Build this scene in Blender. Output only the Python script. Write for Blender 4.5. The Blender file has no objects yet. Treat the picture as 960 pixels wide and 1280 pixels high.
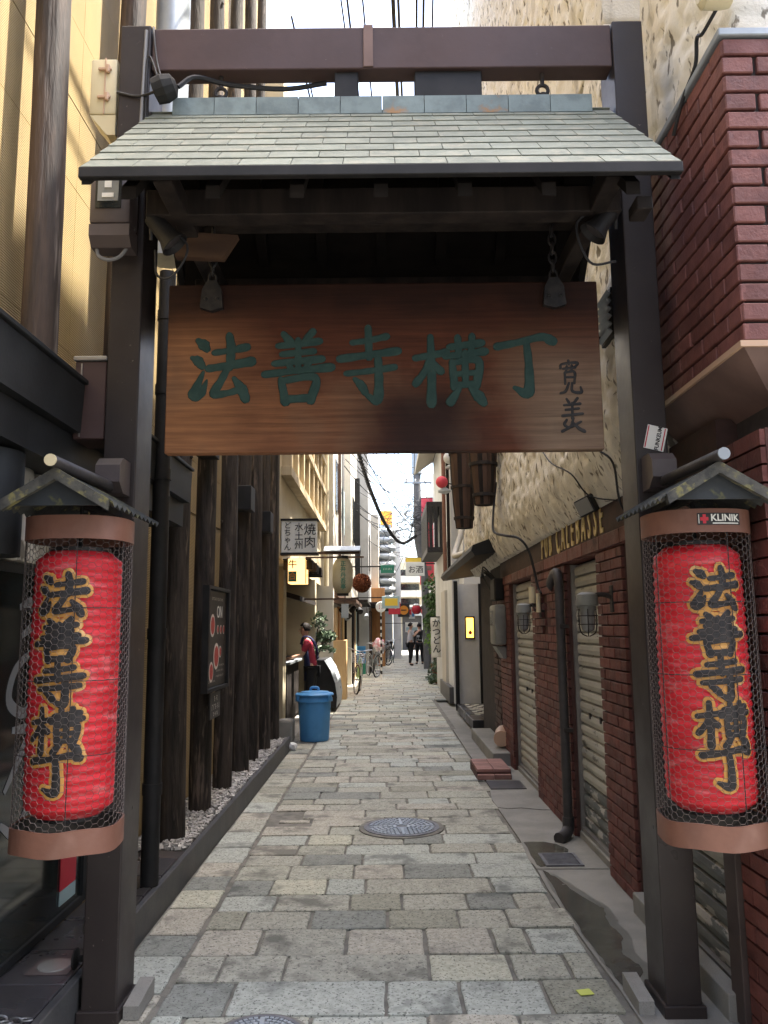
import bpy, bmesh, math, random
import numpy as np
from mathutils import Vector, Matrix, Quaternion
random.seed(7)
R = math.radians
SC = bpy.context.scene
COL = SC.collection

# ------------------------------------------------------------------ camera
cam_d = bpy.data.cameras.new('camera'); cam = bpy.data.objects.new('camera', cam_d); COL.objects.link(cam)
cam_d.sensor_fit = 'VERTICAL'; cam_d.sensor_height = 36.0; cam_d.lens = 28.125
cam_d.clip_start = 0.05; cam_d.clip_end = 600
_p, _r = R(8.25), R(0.55)
_f = Vector((0, math.cos(_p), math.sin(_p))); _r0 = Vector((1, 0, 0)); _u0 = _r0.cross(_f)
_u = _u0 * math.cos(_r) + _r0 * math.sin(_r); _rt = _f.cross(_u)
cam.matrix_world = Matrix(((_rt.x, _u.x, -_f.x, 0), (_rt.y, _u.y, -_f.y, 0), (_rt.z, _u.z, -_f.z, 1.5), (0, 0, 0, 1)))
SC.camera = cam
# ------------------------------------------------------------------ sky, sun, exposure
SUN_EL, SUN_AZ = R(71), R(80)            # azimuth clockwise from +Y
world = bpy.data.worlds.new('World'); SC.world = world; world.use_nodes = True
wn = world.node_tree; wn.nodes.clear()
sky = wn.nodes.new('ShaderNodeTexSky'); sky.sky_type = 'NISHITA'; sky.sun_disc = False
sky.sun_elevation = SUN_EL; sky.sun_rotation = SUN_AZ
sky.air_density = 1.0; sky.dust_density = 4.0; sky.ozone_density = 0.6
bg = wn.nodes.new('ShaderNodeBackground'); bg.inputs[1].default_value = 0.15
wo = wn.nodes.new('ShaderNodeOutputWorld')
wn.links.new(sky.outputs[0], bg.inputs[0]); wn.links.new(bg.outputs[0], wo.inputs[0])
sun_d = bpy.data.lights.new('sun', 'SUN'); sun_d.energy = 4.4; sun_d.angle = R(0.53); sun_d.color = (1, 0.94, 0.84)
sun = bpy.data.objects.new('sun', sun_d); COL.objects.link(sun)
_to = Vector((math.sin(SUN_AZ) * math.cos(SUN_EL), math.cos(SUN_AZ) * math.cos(SUN_EL), math.sin(SUN_EL)))
sun.rotation_euler = _to.to_track_quat('Z', 'Y').to_euler(); sun.location = (6, 2, 20)
SC.view_settings.view_transform = 'Standard'; SC.view_settings.look = 'None'
SC.view_settings.gamma = 1.0; SC.view_settings.use_curve_mapping = False
SC.view_settings.exposure = 2.78
SC.cycles.max_bounces = 8; SC.cycles.diffuse_bounces = 5

# ------------------------------------------------------------------ materials
def _lin(c):
    return tuple((x / 12.92 if x <= 0.04045 else ((x + 0.055) / 1.055) ** 2.4) for x in c)
MATS = {}
def M(name, c1, c2=None, scale=6.0, rough=0.7, bump=0.0, bscale=60.0, metal=0.0, island=0.0, stretch=(1, 1, 1),
      lo=0.35, hi=0.65, c3=None, s3=1.2, lo3=0.55, hi3=0.75, rvar=0.0, emit=0.0, spec=0.4, detail=4.0, speck=0.0, sscale=150.0):
    """noise-mixed colours c1/c2 (linear), broad patches of c3, per-piece brightness change, fine bump, speckle"""
    m = bpy.data.materials.new(name); m.use_nodes = True; MATS[name] = m
    nt = m.node_tree; N, L = nt.nodes, nt.links; b = N['Principled BSDF']
    b.inputs['Roughness'].default_value = rough; b.inputs['Metallic'].default_value = metal
    b.inputs['Specular IOR Level'].default_value = spec
    tc = N.new('ShaderNodeTexCoord'); mp = N.new('ShaderNodeMapping'); mp.inputs['Scale'].default_value = stretch
    if island:
        # shift the pattern for every piece so repeats never line up
        gi0 = N.new('ShaderNodeNewGeometry'); vm = N.new('ShaderNodeVectorMath'); vm.operation = 'SCALE'
        oi = N.new('ShaderNodeObjectInfo'); ad = N.new('ShaderNodeMath'); ad.operation = 'ADD'
        L.new(gi0.outputs['Random Per Island'], ad.inputs[0]); L.new(oi.outputs['Random'], ad.inputs[1])
        fr = N.new('ShaderNodeMath'); fr.operation = 'FRACT'; L.new(ad.outputs[0], fr.inputs[0])
        vm.inputs[0].default_value = (37, 91, 53); L.new(fr.outputs[0], vm.inputs['Scale'])
        va = N.new('ShaderNodeVectorMath'); L.new(tc.outputs['Object'], va.inputs[0]); L.new(vm.outputs[0], va.inputs[1])
        L.new(va.outputs[0], mp.inputs[0])
    else:
        L.new(tc.outputs['Object'], mp.inputs[0])
    def noise(s, d=detail):
        n = N.new('ShaderNodeTexNoise'); n.inputs['Scale'].default_value = s; n.inputs['Detail'].default_value = d
        n.inputs['Roughness'].default_value = 0.62; L.new(mp.outputs[0], n.inputs['Vector']); return n
    def ramp(src, a, bb):
        r = N.new('ShaderNodeMapRange'); r.inputs[1].default_value = a; r.inputs[2].default_value = bb
        r.interpolation_type = 'SMOOTHSTEP'; L.new(src, r.inputs[0]); return r.outputs[0]
    def mix(fac, A, B):
        x = N.new('ShaderNodeMix'); x.data_type = 'RGBA'
        if isinstance(fac, float): x.inputs[0].default_value = fac
        else: L.new(fac, x.inputs[0])
        for i, v in ((6, A), (7, B)):
            if isinstance(v, tuple): x.inputs[i].default_value = (*v[:3], 1)
            else: L.new(v, x.inputs[i])
        return x.outputs[2]
    col = tuple(c1)
    if c2: col = mix(ramp(noise(scale).outputs[0], lo, hi), tuple(c1), tuple(c2))
    if c3: col = mix(ramp(noise(s3, 4).outputs[0], lo3, hi3), col, tuple(c3))
    if speck:
        nz = noise(sscale, 2); col = mix(ramp(nz.outputs[0], 0.56, 0.66), col, tuple(x * (1 - speck) for x in c1))
    if island:
        mr = N.new('ShaderNodeMapRange'); mr.inputs[3].default_value = 1 - island; mr.inputs[4].default_value = 1 + island
        L.new(fr.outputs[0], mr.inputs[0])
        hs = N.new('ShaderNodeHueSaturation')
        if isinstance(col, tuple): hs.inputs['Color'].default_value = (*col, 1)
        else: L.new(col, hs.inputs['Color'])
        L.new(mr.outputs[0], hs.inputs['Value']); col = hs.outputs[0]
    if isinstance(col, tuple): b.inputs['Base Color'].default_value = (*col, 1)
    else: L.new(col, b.inputs['Base Color'])
    if rvar:
        rr = N.new('ShaderNodeMapRange'); rr.inputs[3].default_value = max(0.02, rough - rvar); rr.inputs[4].default_value = min(1, rough + rvar)
        rr.inputs[1].default_value = 0.3; rr.inputs[2].default_value = 0.7
        L.new(noise(scale * 0.7).outputs[0], rr.inputs[0]); L.new(rr.outputs[0], b.inputs['Roughness'])
    if bump:
        bp = N.new('ShaderNodeBump'); bp.inputs['Strength'].default_value = min(1.0, bump); bp.inputs['Distance'].default_value = 0.004 * max(1, bump)
        L.new(noise(bscale, 4).outputs[0], bp.inputs['Height']); L.new(bp.outputs[0], b.inputs['Normal'])
    if emit:
        b.inputs['Emission Strength'].default_value = emit
        if isinstance(col, tuple): b.inputs['Emission Color'].default_value = (*col, 1)
        else: L.new(col, b.inputs['Emission Color'])
    m['b'] = b.name
    return m

M('brown_paint', (.064, .038, .034), (.078, .047, .043), 3, .5, .12, 40, c3=(.15, .12, .11), s3=42, lo3=.71, hi3=.74, rvar=.1, spec=.3)
M('post_paint', (.027, .021, .020), (.034, .027, .025), 3, .38, .1, 40, c3=(.13, .105, .095), s3=42, lo3=.70, hi3=.73, rvar=.12, spec=.3)
M('black_steel', (.010, .010, .010), (.018, .017, .017), 5, .6, .1, 50, spec=.3)
M('dark_wood', (.012, .009, .008), (.028, .021, .017), 10, .8, .5, 45, stretch=(1, 1, .15), spec=.25)
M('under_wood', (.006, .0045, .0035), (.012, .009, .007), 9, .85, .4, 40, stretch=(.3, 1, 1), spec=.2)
M('bracket_wood', (.09, .05, .028), (.055, .03, .018), 8, .7, .3, 40, stretch=(.2, 1, 1))
M('shingle', (.195, .213, .175), (.15, .168, .138), 9, .8, .6, 110, island=.12, c3=(.24, .24, .19), s3=7, lo3=.5, hi3=.7)
M('verdigris', (.19, .24, .235), (.13, .165, .165), 9, .6, .2, 60, island=.1, c3=(.30, .17, .075), s3=4.5, lo3=.63, hi3=.72)
M('steel', (.35, .35, .36), (.22, .22, .22), 8, .35, .1, 60, metal=.9)
M('old_iron', (.022, .020, .019), (.04, .032, .028), 12, .65, .3, 80, metal=.2)
M('rust_band', (.19, .088, .058), (.15, .068, .045), 6, .55, .15, 60, c3=(.24, .13, .095), s3=3, rvar=.1)
M('lantern_red', (.58, .018, .028), (.48, .013, .021), 5, .55, 1.4, 22, c3=(.60, .13, .13), s3=8, lo3=.52, hi3=.72, stretch=(1, 1, 3.5), rvar=.15)
M('lantern_faded', (.62, .16, .17), (.45, .03, .04), 14, .5, .2, 40, lo=.4, hi=.6)
M('ink', (.012, .012, .013), (.03, .026, .024), 20, .5)
M('gold_paint', (.58, .30, .07), (.48, .22, .05), 12, .5, c3=(.7, .45, .2), s3=10)
M('asphalt', (.045, .045, .047), (.06, .06, .06), 20, .85, .5, 120)
M('wire', (.15, .125, .11), (.10, .08, .07), 20, .55, metal=.3)
M('mossy_tin', (.045, .048, .045), (.02, .022, .022), 14, .65, .4, 60, c3=(.13, .12, .05), s3=14, lo3=.55, hi3=.66, spec=.3)
M('mossy_board', (.075, .072, .06), (.035, .035, .032), 16, .75, .6, 60, c3=(.16, .145, .06), s3=13, lo3=.54, hi3=.64, spec=.25)
M('gable_tin', (.014, .017, .019), (.024, .028, .03), 6, .6, .2, 50, c3=(.09, .085, .03), s3=9, lo3=.62, hi3=.72)
M('sign_green', (.024, .052, .047), (.032, .064, .057), 14, .75, .5, 60, spec=.2, c3=(.05, .06, .05), s3=30, lo3=.66, hi3=.72)
M('stucco_cream', (.76, .72, .62), (.68, .63, .52), 3.5, .9, .9, 70, c3=(.80, .77, .68), s3=1.1, lo3=.45, hi3=.7)
M('concrete', (.27, .26, .23), (.21, .205, .185), 3, .85, .35, 90, c3=(.33, .32, .29), s3=1.4, speck=.35, sscale=220)
M('tan_wall', (.32, .232, .098), (.265, .19, .079), 2.2, .65, .0, c3=(.24, .175, .08), s3=1.6, lo3=.55, hi3=.75, stretch=(1, 1, .5))
M('log_wood', (.017, .014, .012), (.055, .044, .036), 18, .8, 3, 34, stretch=(1, 1, .12), c3=(.13, .10, .08), s3=20, lo3=.56, hi3=.70, spec=.3)
M('log_weathered', (.075, .052, .040), (.03, .024, .021), 14, .75, 2.5, 30, stretch=(1, 1, .1), c3=(.17, .14, .12), s3=13, lo3=.56, hi3=.70, spec=.3)
M('awning_black', (.013, .014, .0145), (.02, .021, .0215), 4, .55, .15, 60, spec=.25)
M('black_tile', (.035, .034, .037), (.05, .048, .052), 3, .3, .1, 90, island=.2, rvar=.1)
M('kerb', (.04, .041, .043), (.06, .06, .06), 5, .5, .25, 60)
M('granite', (.305, .312, .27), (.40, .405, .355), 30, .8, .9, 100, island=.24, c3=(.15, .155, .137), s3=3.6, lo3=.52, hi3=.70, speck=.6, sscale=75)
M('granite_far', (.31, .315, .28), (.39, .395, .35), 9, .8, .4, 90, island=.2, c3=(.24, .23, .21), s3=2, lo3=.55, hi3=.7, speck=.3)
M('grout', (.21, .20, .17), (.13, .125, .11), 9, .95, .8, 120)
M('iron_cover', (.12, .12, .13), (.18, .18, .19), 20, .55, .3, 90, metal=.3)
M('white_pebble', (.42, .41, .39), (.27, .265, .25), 6, .7, island=.3)
M('brick_red', (.145, .050, .040), (.11, .038, .031), 16, .6, .8, 60, island=.26, c3=(.055, .024, .021), s3=6, rvar=.12, spec=.3)
M('bay_brick', (.18, .070, .058), (.14, .053, .045), 14, .6, .8, 60, island=.2, c3=(.11, .042, .038), s3=7, lo3=.55, hi3=.75, rvar=.12, spec=.35)
M('brick_dark', (.05, .026, .022), (.075, .035, .028), 10, .7, .4, 60, island=.3)
M('mortar_dark', (.035, .028, .026), (.05, .04, .036), 8, .95, .4, 60)
M('mortar_red', (.10, .05, .04), (.075, .035, .03), 8, .9, .4, 60)
M('shutter', (.40, .39, .34), (.33, .32, .28), 5, .55, .3, 60, island=.14, c3=(.10, .095, .085), s3=10, lo3=.60, hi3=.68, stretch=(1, .45, 1.5), rvar=.1)
M('shutter_worn', (.10, .11, .11), (.15, .16, .155), 12, .6, .2, 60, island=.12, c3=(.42, .41, .38), s3=9, lo3=.52, hi3=.57, stretch=(1, .5, 1.6))
M('alu', (.33, .32, .30), (.26, .25, .24), 8, .4, .1, 60, metal=.6)
M('hood_paint', (.19, .12, .10), (.15, .095, .078), 4, .65, .15, 60, c3=(.095, .06, .05), s3=3)
M('jamb', (.05, .036, .032), (.065, .047, .042), 5, .5, .1, 50)
M('pipe_grey', (.035, .032, .032), (.055, .05, .05), 8, .5, .2, 60)
M('gold_letter', (.62, .50, .22), (.42, .32, .13), 14, .45, .1, 60, metal=.2)
M('cream_plastic', (.62, .54, .34), (.58, .50, .31), 5, .45)
M('grey_plastic', (.22, .225, .20), (.18, .18, .165), 6, .5, .1, 50)
M('brown_plastic', (.075, .06, .058), (.09, .072, .07), 6, .4)
M('glass_dark', (.012, .016, .016), (.02, .024, .023), 3, .07, spec=.6)
M('lens', (.25, .25, .24), None, rough=.1, spec=.7)
M('white_paint', (.72, .71, .68), (.64, .63, .60), 3, .6, .08, 60)
M('cream_wall', (.45, .39, .27), (.40, .345, .235), 1.5, .85, .25, 60, c3=(.33, .28, .195), s3=1.1)
M('pale_wall', (.50, .47, .40), (.44, .41, .345), 1.2, .85, .2, 60, c3=(.36, .33, .28), s3=1.0)
M('grey_wall', (.32, .32, .31), (.27, .27, .26), 1.5, .85, .2, 60)
M('blue_grey_wall', (.36, .40, .44), (.30, .34, .38), 1.5, .8, .2, 60)
M('house_white', (.58, .58, .56), (.50, .50, .48), 2, .8, .15, 60)
M('orange_wood', (.45, .22, .08), (.36, .16, .055), 6, .6, .2, 60, stretch=(1, 1, .2))
M('pale_wood', (.60, .40, .20), (.50, .32, .15), 6, .6, .2, 60, stretch=(1, 1, .2))
M('cream_wood', (.46, .37, .23), (.38, .30, .18), 6, .7, .2, 60, stretch=(1, 1, .2), c3=(.30, .23, .14), s3=3)
M('mid_wood', (.085, .045, .027), (.055, .03, .019), 7, .65, .3, 60, stretch=(1, 1, .2))
M('blue_plastic', (.085, .30, .60), (.075, .27, .55), 4, .42, .05, 40, c3=(.12, .34, .62), s3=2.5)
M('sign_white', (.74, .73, .67), (.68, .67, .60), 3, .5)
M('sign_green_flat', (.03, .20, .13), None, rough=.5)
M('sign_yellow', (.72, .50, .06), None, rough=.5)
M('sign_bluegrey', (.33, .46, .47), None, rough=.5)
M('sign_red', (.52, .03, .05), (.45, .025, .04), 5, .5)
M('sign_orange', (.75, .28, .03), None, rough=.5)
M('pink_red', (.62, .08, .10), (.52, .05, .07), 3, .7)
M('paper_beige', (.50, .43, .28), (.42, .36, .23), 5, .7, .2, 40)
M('cedar', (.30, .10, .04), (.17, .055, .025), 30, .95, 1.0, 90)
M('lamp_box', (.80, .45, .16), None, rough=.6, emit=.55)
M('lamp_glow', (1.0, .50, .06), None, rough=.5, emit=1.0)
M('leaf', (.045, .10, .028), (.075, .14, .035), 7, .5, island=.4)
M('leaf_bright', (.14, .27, .04), (.2, .33, .06), 7, .5, island=.35)
M('leaf_grey', (.07, .105, .065), (.11, .15, .09), 7, .6, island=.3)
M('bark', (.08, .055, .04), (.12, .09, .07), 9, .9, .6, 40)
M('terracotta', (.30, .12, .07), (.24, .10, .06), 5, .8)
M('skin', (.50, .30, .21), (.46, .27, .19), 6, .5)
M('hair', (.008, .006, .005), (.014, .011, .010), 30, .7, .5, 90, spec=.15)
M('shirt_red', (.34, .03, .055), (.27, .022, .045), 9, .8, .2, 60)
M('apron_navy', (.015, .02, .075), (.012, .015, .05), 8, .75, .2, 60)
M('trouser_black', (.014, .014, .016), (.02, .02, .022), 8, .85)
M('shirt_white', (.66, .66, .70), (.6, .6, .64), 8, .85)
M('rubber', (.012, .012, .012), (.02, .02, .02), 12, .75)
M('bike_green', (.25, .42, .10), None, rough=.35)
M('bike_silver', (.45, .45, .45), None, rough=.3, metal=.8)
M('bike_blue', (.05, .25, .5), None, rough=.35)
M('cable', (.016, .016, .017), (.024, .024, .026), 9, .6)
M('cable_grey', (.20, .20, .20), None, rough=.6)
M('pole_concrete', (.17, .165, .165), (.13, .13, .13), 4, .8, .2, 60)
M('galv', (.36, .39, .41), (.28, .31, .33), 5, .45, .1, 60, metal=.3)
M('plastic_bag', (.75, .75, .75), None, rough=.4)
M('pink_bag', (.75, .25, .28), (.8, .75, .72), 9, .5)
M('mat_check', (.50, .48, .42), None, rough=.9)
M('brick_step', (.30, .165, .14), (.24, .125, .105), 10, .8, .4, 60, island=.2)
M('label_yellow', (.55, .60, .12), None, rough=.6)
M('photo_red', (.55, .07, .05), (.35, .03, .03), 60, .5)
M('copper_pale', (.5, .33, .22), None, rough=.4)

def nodes_of(m):
    nt = MATS[m].node_tree; return nt, nt.nodes, nt.links, nt.nodes['Principled BSDF']
# wooden board: grain along x, darker along the top and low in the middle, paler towards the left end and lower right corner
def board_mat():
    m = bpy.data.materials.new('board_wood'); m.use_nodes = True; MATS['board_wood'] = m
    nt, N, L, b = nodes_of('board_wood')
    tc = N.new('ShaderNodeTexCoord'); mp = N.new('ShaderNodeMapping'); mp.inputs['Scale'].default_value = (.5, 1, 15)
    L.new(tc.outputs['Object'], mp.inputs[0])
    n1 = N.new('ShaderNodeTexNoise'); n1.inputs['Scale'].default_value = 4.0; n1.inputs['Detail'].default_value = 9; n1.inputs['Roughness'].default_value = .68; n1.inputs['Distortion'].default_value = .45
    L.new(mp.outputs[0], n1.inputs['Vector'])
    n2 = N.new('ShaderNodeTexNoise'); n2.inputs['Scale'].default_value = 22; n2.inputs['Detail'].default_value = 6
    L.new(mp.outputs[0], n2.inputs['Vector'])
    wv = N.new('ShaderNodeTexWave'); wv.bands_direction = 'Z'; wv.inputs['Scale'].default_value = 9; wv.inputs['Distortion'].default_value = 5; wv.inputs['Detail'].default_value = 3; wv.inputs['Detail Scale'].default_value = 1.0
    mp2 = N.new('ShaderNodeMapping'); mp2.inputs['Scale'].default_value = (.22, 1, 1); L.new(tc.outputs['Object'], mp2.inputs[0]); L.new(mp2.outputs[0], wv.inputs['Vector'])
    def mixc(f, A, B):
        x = N.new('ShaderNodeMix'); x.data_type = 'RGBA'; 
        if isinstance(f, float): x.inputs[0].default_value = f
        else: L.new(f, x.inputs[0])
        for i, v in ((6, A), (7, B)):
            if isinstance(v, tuple): x.inputs[i].default_value = (*v, 1)
            else: L.new(v, x.inputs[i])
        return x.outputs[2]
    red = mixc(n1.outputs[0], (.012, .005, .0035), (.155, .052, .026))
    tan = mixc(n1.outputs[0], (.08, .034, .016), (.46, .215, .10))
    gry = mixc(n1.outputs[0], (.06, .04, .028), (.34, .235, .16))
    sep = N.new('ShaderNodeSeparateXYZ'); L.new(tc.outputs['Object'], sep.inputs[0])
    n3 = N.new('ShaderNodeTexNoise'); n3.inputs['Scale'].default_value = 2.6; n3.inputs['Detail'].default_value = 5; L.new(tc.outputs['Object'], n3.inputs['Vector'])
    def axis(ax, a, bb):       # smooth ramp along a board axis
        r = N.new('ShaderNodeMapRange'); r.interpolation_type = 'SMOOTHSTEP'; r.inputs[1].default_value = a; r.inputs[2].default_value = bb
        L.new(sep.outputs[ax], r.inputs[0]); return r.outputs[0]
    def op(o, a, c):
        x = N.new('ShaderNodeMath'); x.operation = o; x.use_clamp = True
        for i, v in ((0, a), (1, c)):
            if isinstance(v, float): x.inputs[i].default_value = v
            else: L.new(v, x.inputs[i])
        return x.outputs[0]
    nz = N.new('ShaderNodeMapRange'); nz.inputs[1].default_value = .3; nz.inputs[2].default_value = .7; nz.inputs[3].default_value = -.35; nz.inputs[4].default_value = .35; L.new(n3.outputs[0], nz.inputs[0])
    left = op('MULTIPLY', op('ADD', axis(0, -.35, -.9), nz.outputs[0]), axis(2, .36, .05))
    right = op('MULTIPLY', op('ADD', axis(0, .45, .80), nz.outputs[0]), axis(2, .20, -.10))
    mid = op('MULTIPLY', op('MULTIPLY', axis(2, .06, -.22), 0.5), op('ADD', axis(0, .1, -.5), nz.outputs[0]))
    c = mixc(mid, red, tan); c = mixc(left, c, tan); c = mixc(right, c, gry)
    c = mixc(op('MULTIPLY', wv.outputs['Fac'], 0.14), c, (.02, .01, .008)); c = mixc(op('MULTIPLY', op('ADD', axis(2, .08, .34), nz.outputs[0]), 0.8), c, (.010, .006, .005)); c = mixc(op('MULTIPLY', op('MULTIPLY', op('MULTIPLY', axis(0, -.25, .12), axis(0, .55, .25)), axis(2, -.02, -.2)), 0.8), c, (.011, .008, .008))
    L.new(c, b.inputs['Base Color']); b.inputs['Roughness'].default_value = .6; b.inputs['Specular IOR Level'].default_value = .15
    bp = N.new('ShaderNodeBump'); bp.inputs['Strength'].default_value = .35; bp.inputs['Distance'].default_value = .003; L.new(n2.outputs[0], bp.inputs['Height']); L.new(bp.outputs[0], b.inputs['Normal'])
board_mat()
# horizontally ribbed cladding: fine relief on the tan wall
def ribs(name, freq, axis, strength, dist, seam=None):
    nt, N, L, b = nodes_of(name)
    tc = N.new('ShaderNodeTexCoord'); wv = N.new('ShaderNodeTexWave'); wv.bands_direction = axis; wv.inputs['Scale'].default_value = freq; wv.inputs['Distortion'].default_value = .4; wv.inputs['Detail'].default_value = 1
    L.new(tc.outputs['Object'], wv.inputs['Vector'])
    bp = N.new('ShaderNodeBump'); bp.inputs['Strength'].default_value = strength; bp.inputs['Distance'].default_value = dist
    L.new(wv.outputs['Fac'], bp.inputs['Height'])
    src = b.inputs['Base Color'].links[0].from_socket if b.inputs['Base Color'].links else None
    L.new(bp.outputs[0], b.inputs['Normal'])
    return nt, N, L, b, wv, src
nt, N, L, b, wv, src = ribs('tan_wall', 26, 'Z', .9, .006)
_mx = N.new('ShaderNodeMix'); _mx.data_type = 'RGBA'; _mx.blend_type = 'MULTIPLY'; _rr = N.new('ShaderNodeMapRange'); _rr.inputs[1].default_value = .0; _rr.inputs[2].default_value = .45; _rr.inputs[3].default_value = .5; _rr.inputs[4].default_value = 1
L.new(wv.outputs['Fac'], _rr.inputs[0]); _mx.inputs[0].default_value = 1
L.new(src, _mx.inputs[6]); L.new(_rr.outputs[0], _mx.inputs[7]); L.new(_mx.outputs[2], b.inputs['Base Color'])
# stucco: dirt streaks running down plus dark pits
nt, N, L, b = nodes_of('stucco_cream')
_tc = N.new('ShaderNodeTexCoord'); _mp = N.new('ShaderNodeMapping'); _mp.inputs['Scale'].default_value = (3, 3.2, .22); L.new(_tc.outputs['Object'], _mp.inputs[0])
_n = N.new('ShaderNodeTexNoise'); _n.inputs['Scale'].default_value = 1.6; _n.inputs['Detail'].default_value = 7; _n.inputs['Roughness'].default_value = .7; L.new(_mp.outputs[0], _n.inputs['Vector'])
_mr = N.new('ShaderNodeMapRange'); _mr.inputs[1].default_value = .53; _mr.inputs[2].default_value = .72; _mr.inputs[4].default_value = .6; L.new(_n.outputs[0], _mr.inputs[0])
_mp2 = N.new('ShaderNodeMapping'); _mp2.inputs['Scale'].default_value = (1, 1, .5); L.new(_tc.outputs['Object'], _mp2.inputs[0])
_n2 = N.new('ShaderNodeTexNoise'); _n2.inputs['Scale'].default_value = 19; _n2.inputs['Detail'].default_value = 3; L.new(_mp2.outputs[0], _n2.inputs['Vector'])
_mr2 = N.new('ShaderNodeMapRange'); _mr2.inputs[1].default_value = .595; _mr2.inputs[2].default_value = .65; _mr2.inputs[4].default_value = .85; L.new(_n2.outputs[0], _mr2.inputs[0])
_src = b.inputs['Base Color'].links[0].from_socket
_m1 = N.new('ShaderNodeMix'); _m1.data_type = 'RGBA'; L.new(_mr.outputs[0], _m1.inputs[0]); L.new(_src, _m1.inputs[6]); _m1.inputs[7].default_value = (.17, .14, .10, 1)
_m2 = N.new('ShaderNodeMix'); _m2.data_type = 'RGBA'; L.new(_mr2.outputs[0], _m2.inputs[0]); L.new(_m1.outputs[2], _m2.inputs[6]); _m2.inputs[7].default_value = (.13, .105, .07, 1)
L.new(_m2.outputs[2], b.inputs['Base Color'])
# paving: every stone leans to pink, yellow or blue-grey
for _nm in ('granite', 'granite_far'):
    nt, N, L, b = nodes_of(_nm); _src = b.inputs['Base Color'].links[0].from_socket
    _gi = N.new('ShaderNodeNewGeometry'); _oi = N.new('ShaderNodeObjectInfo'); _ad = N.new('ShaderNodeMath'); _ad.operation = 'MULTIPLY_ADD'; _ad.inputs[1].default_value = 7.31
    L.new(_gi.outputs['Random Per Island'], _ad.inputs[0]); L.new(_oi.outputs['Random'], _ad.inputs[2]); _fr = N.new('ShaderNodeMath'); _fr.operation = 'FRACT'; L.new(_ad.outputs[0], _fr.inputs[0])
    _cr = N.new('ShaderNodeValToRGB'); _cr.color_ramp.interpolation = 'CONSTANT'; L.new(_fr.outputs[0], _cr.inputs[0])
    _el = _cr.color_ramp.elements; _el[0].color = (1.03, 1.0, .95, 1); _el[1].position = .25; _el[1].color = (1.05, .98, .93, 1)
    for _p_, _c_ in ((.42, (.97, 1.0, 1.01, 1)), (.62, (1.05, 1.02, .92, 1)), (.78, (.80, .82, .83, 1)), (.88, (1.15, 1.13, 1.06, 1))): _e = _el.new(_p_); _e.color = _c_
    _mx = N.new('ShaderNodeMix'); _mx.data_type = 'RGBA'; _mx.blend_type = 'MULTIPLY'; _mx.inputs[0].default_value = 1; L.new(_src, _mx.inputs[6]); L.new(_cr.outputs[0], _mx.inputs[7]); L.new(_mx.outputs[2], b.inputs['Base Color'])
# wet patch: darker, glossy concrete
M('wet_concrete', (.085, .085, .07), (.062, .063, .053), 5, .2, .1, 60, spec=.6, rvar=.08)

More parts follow.
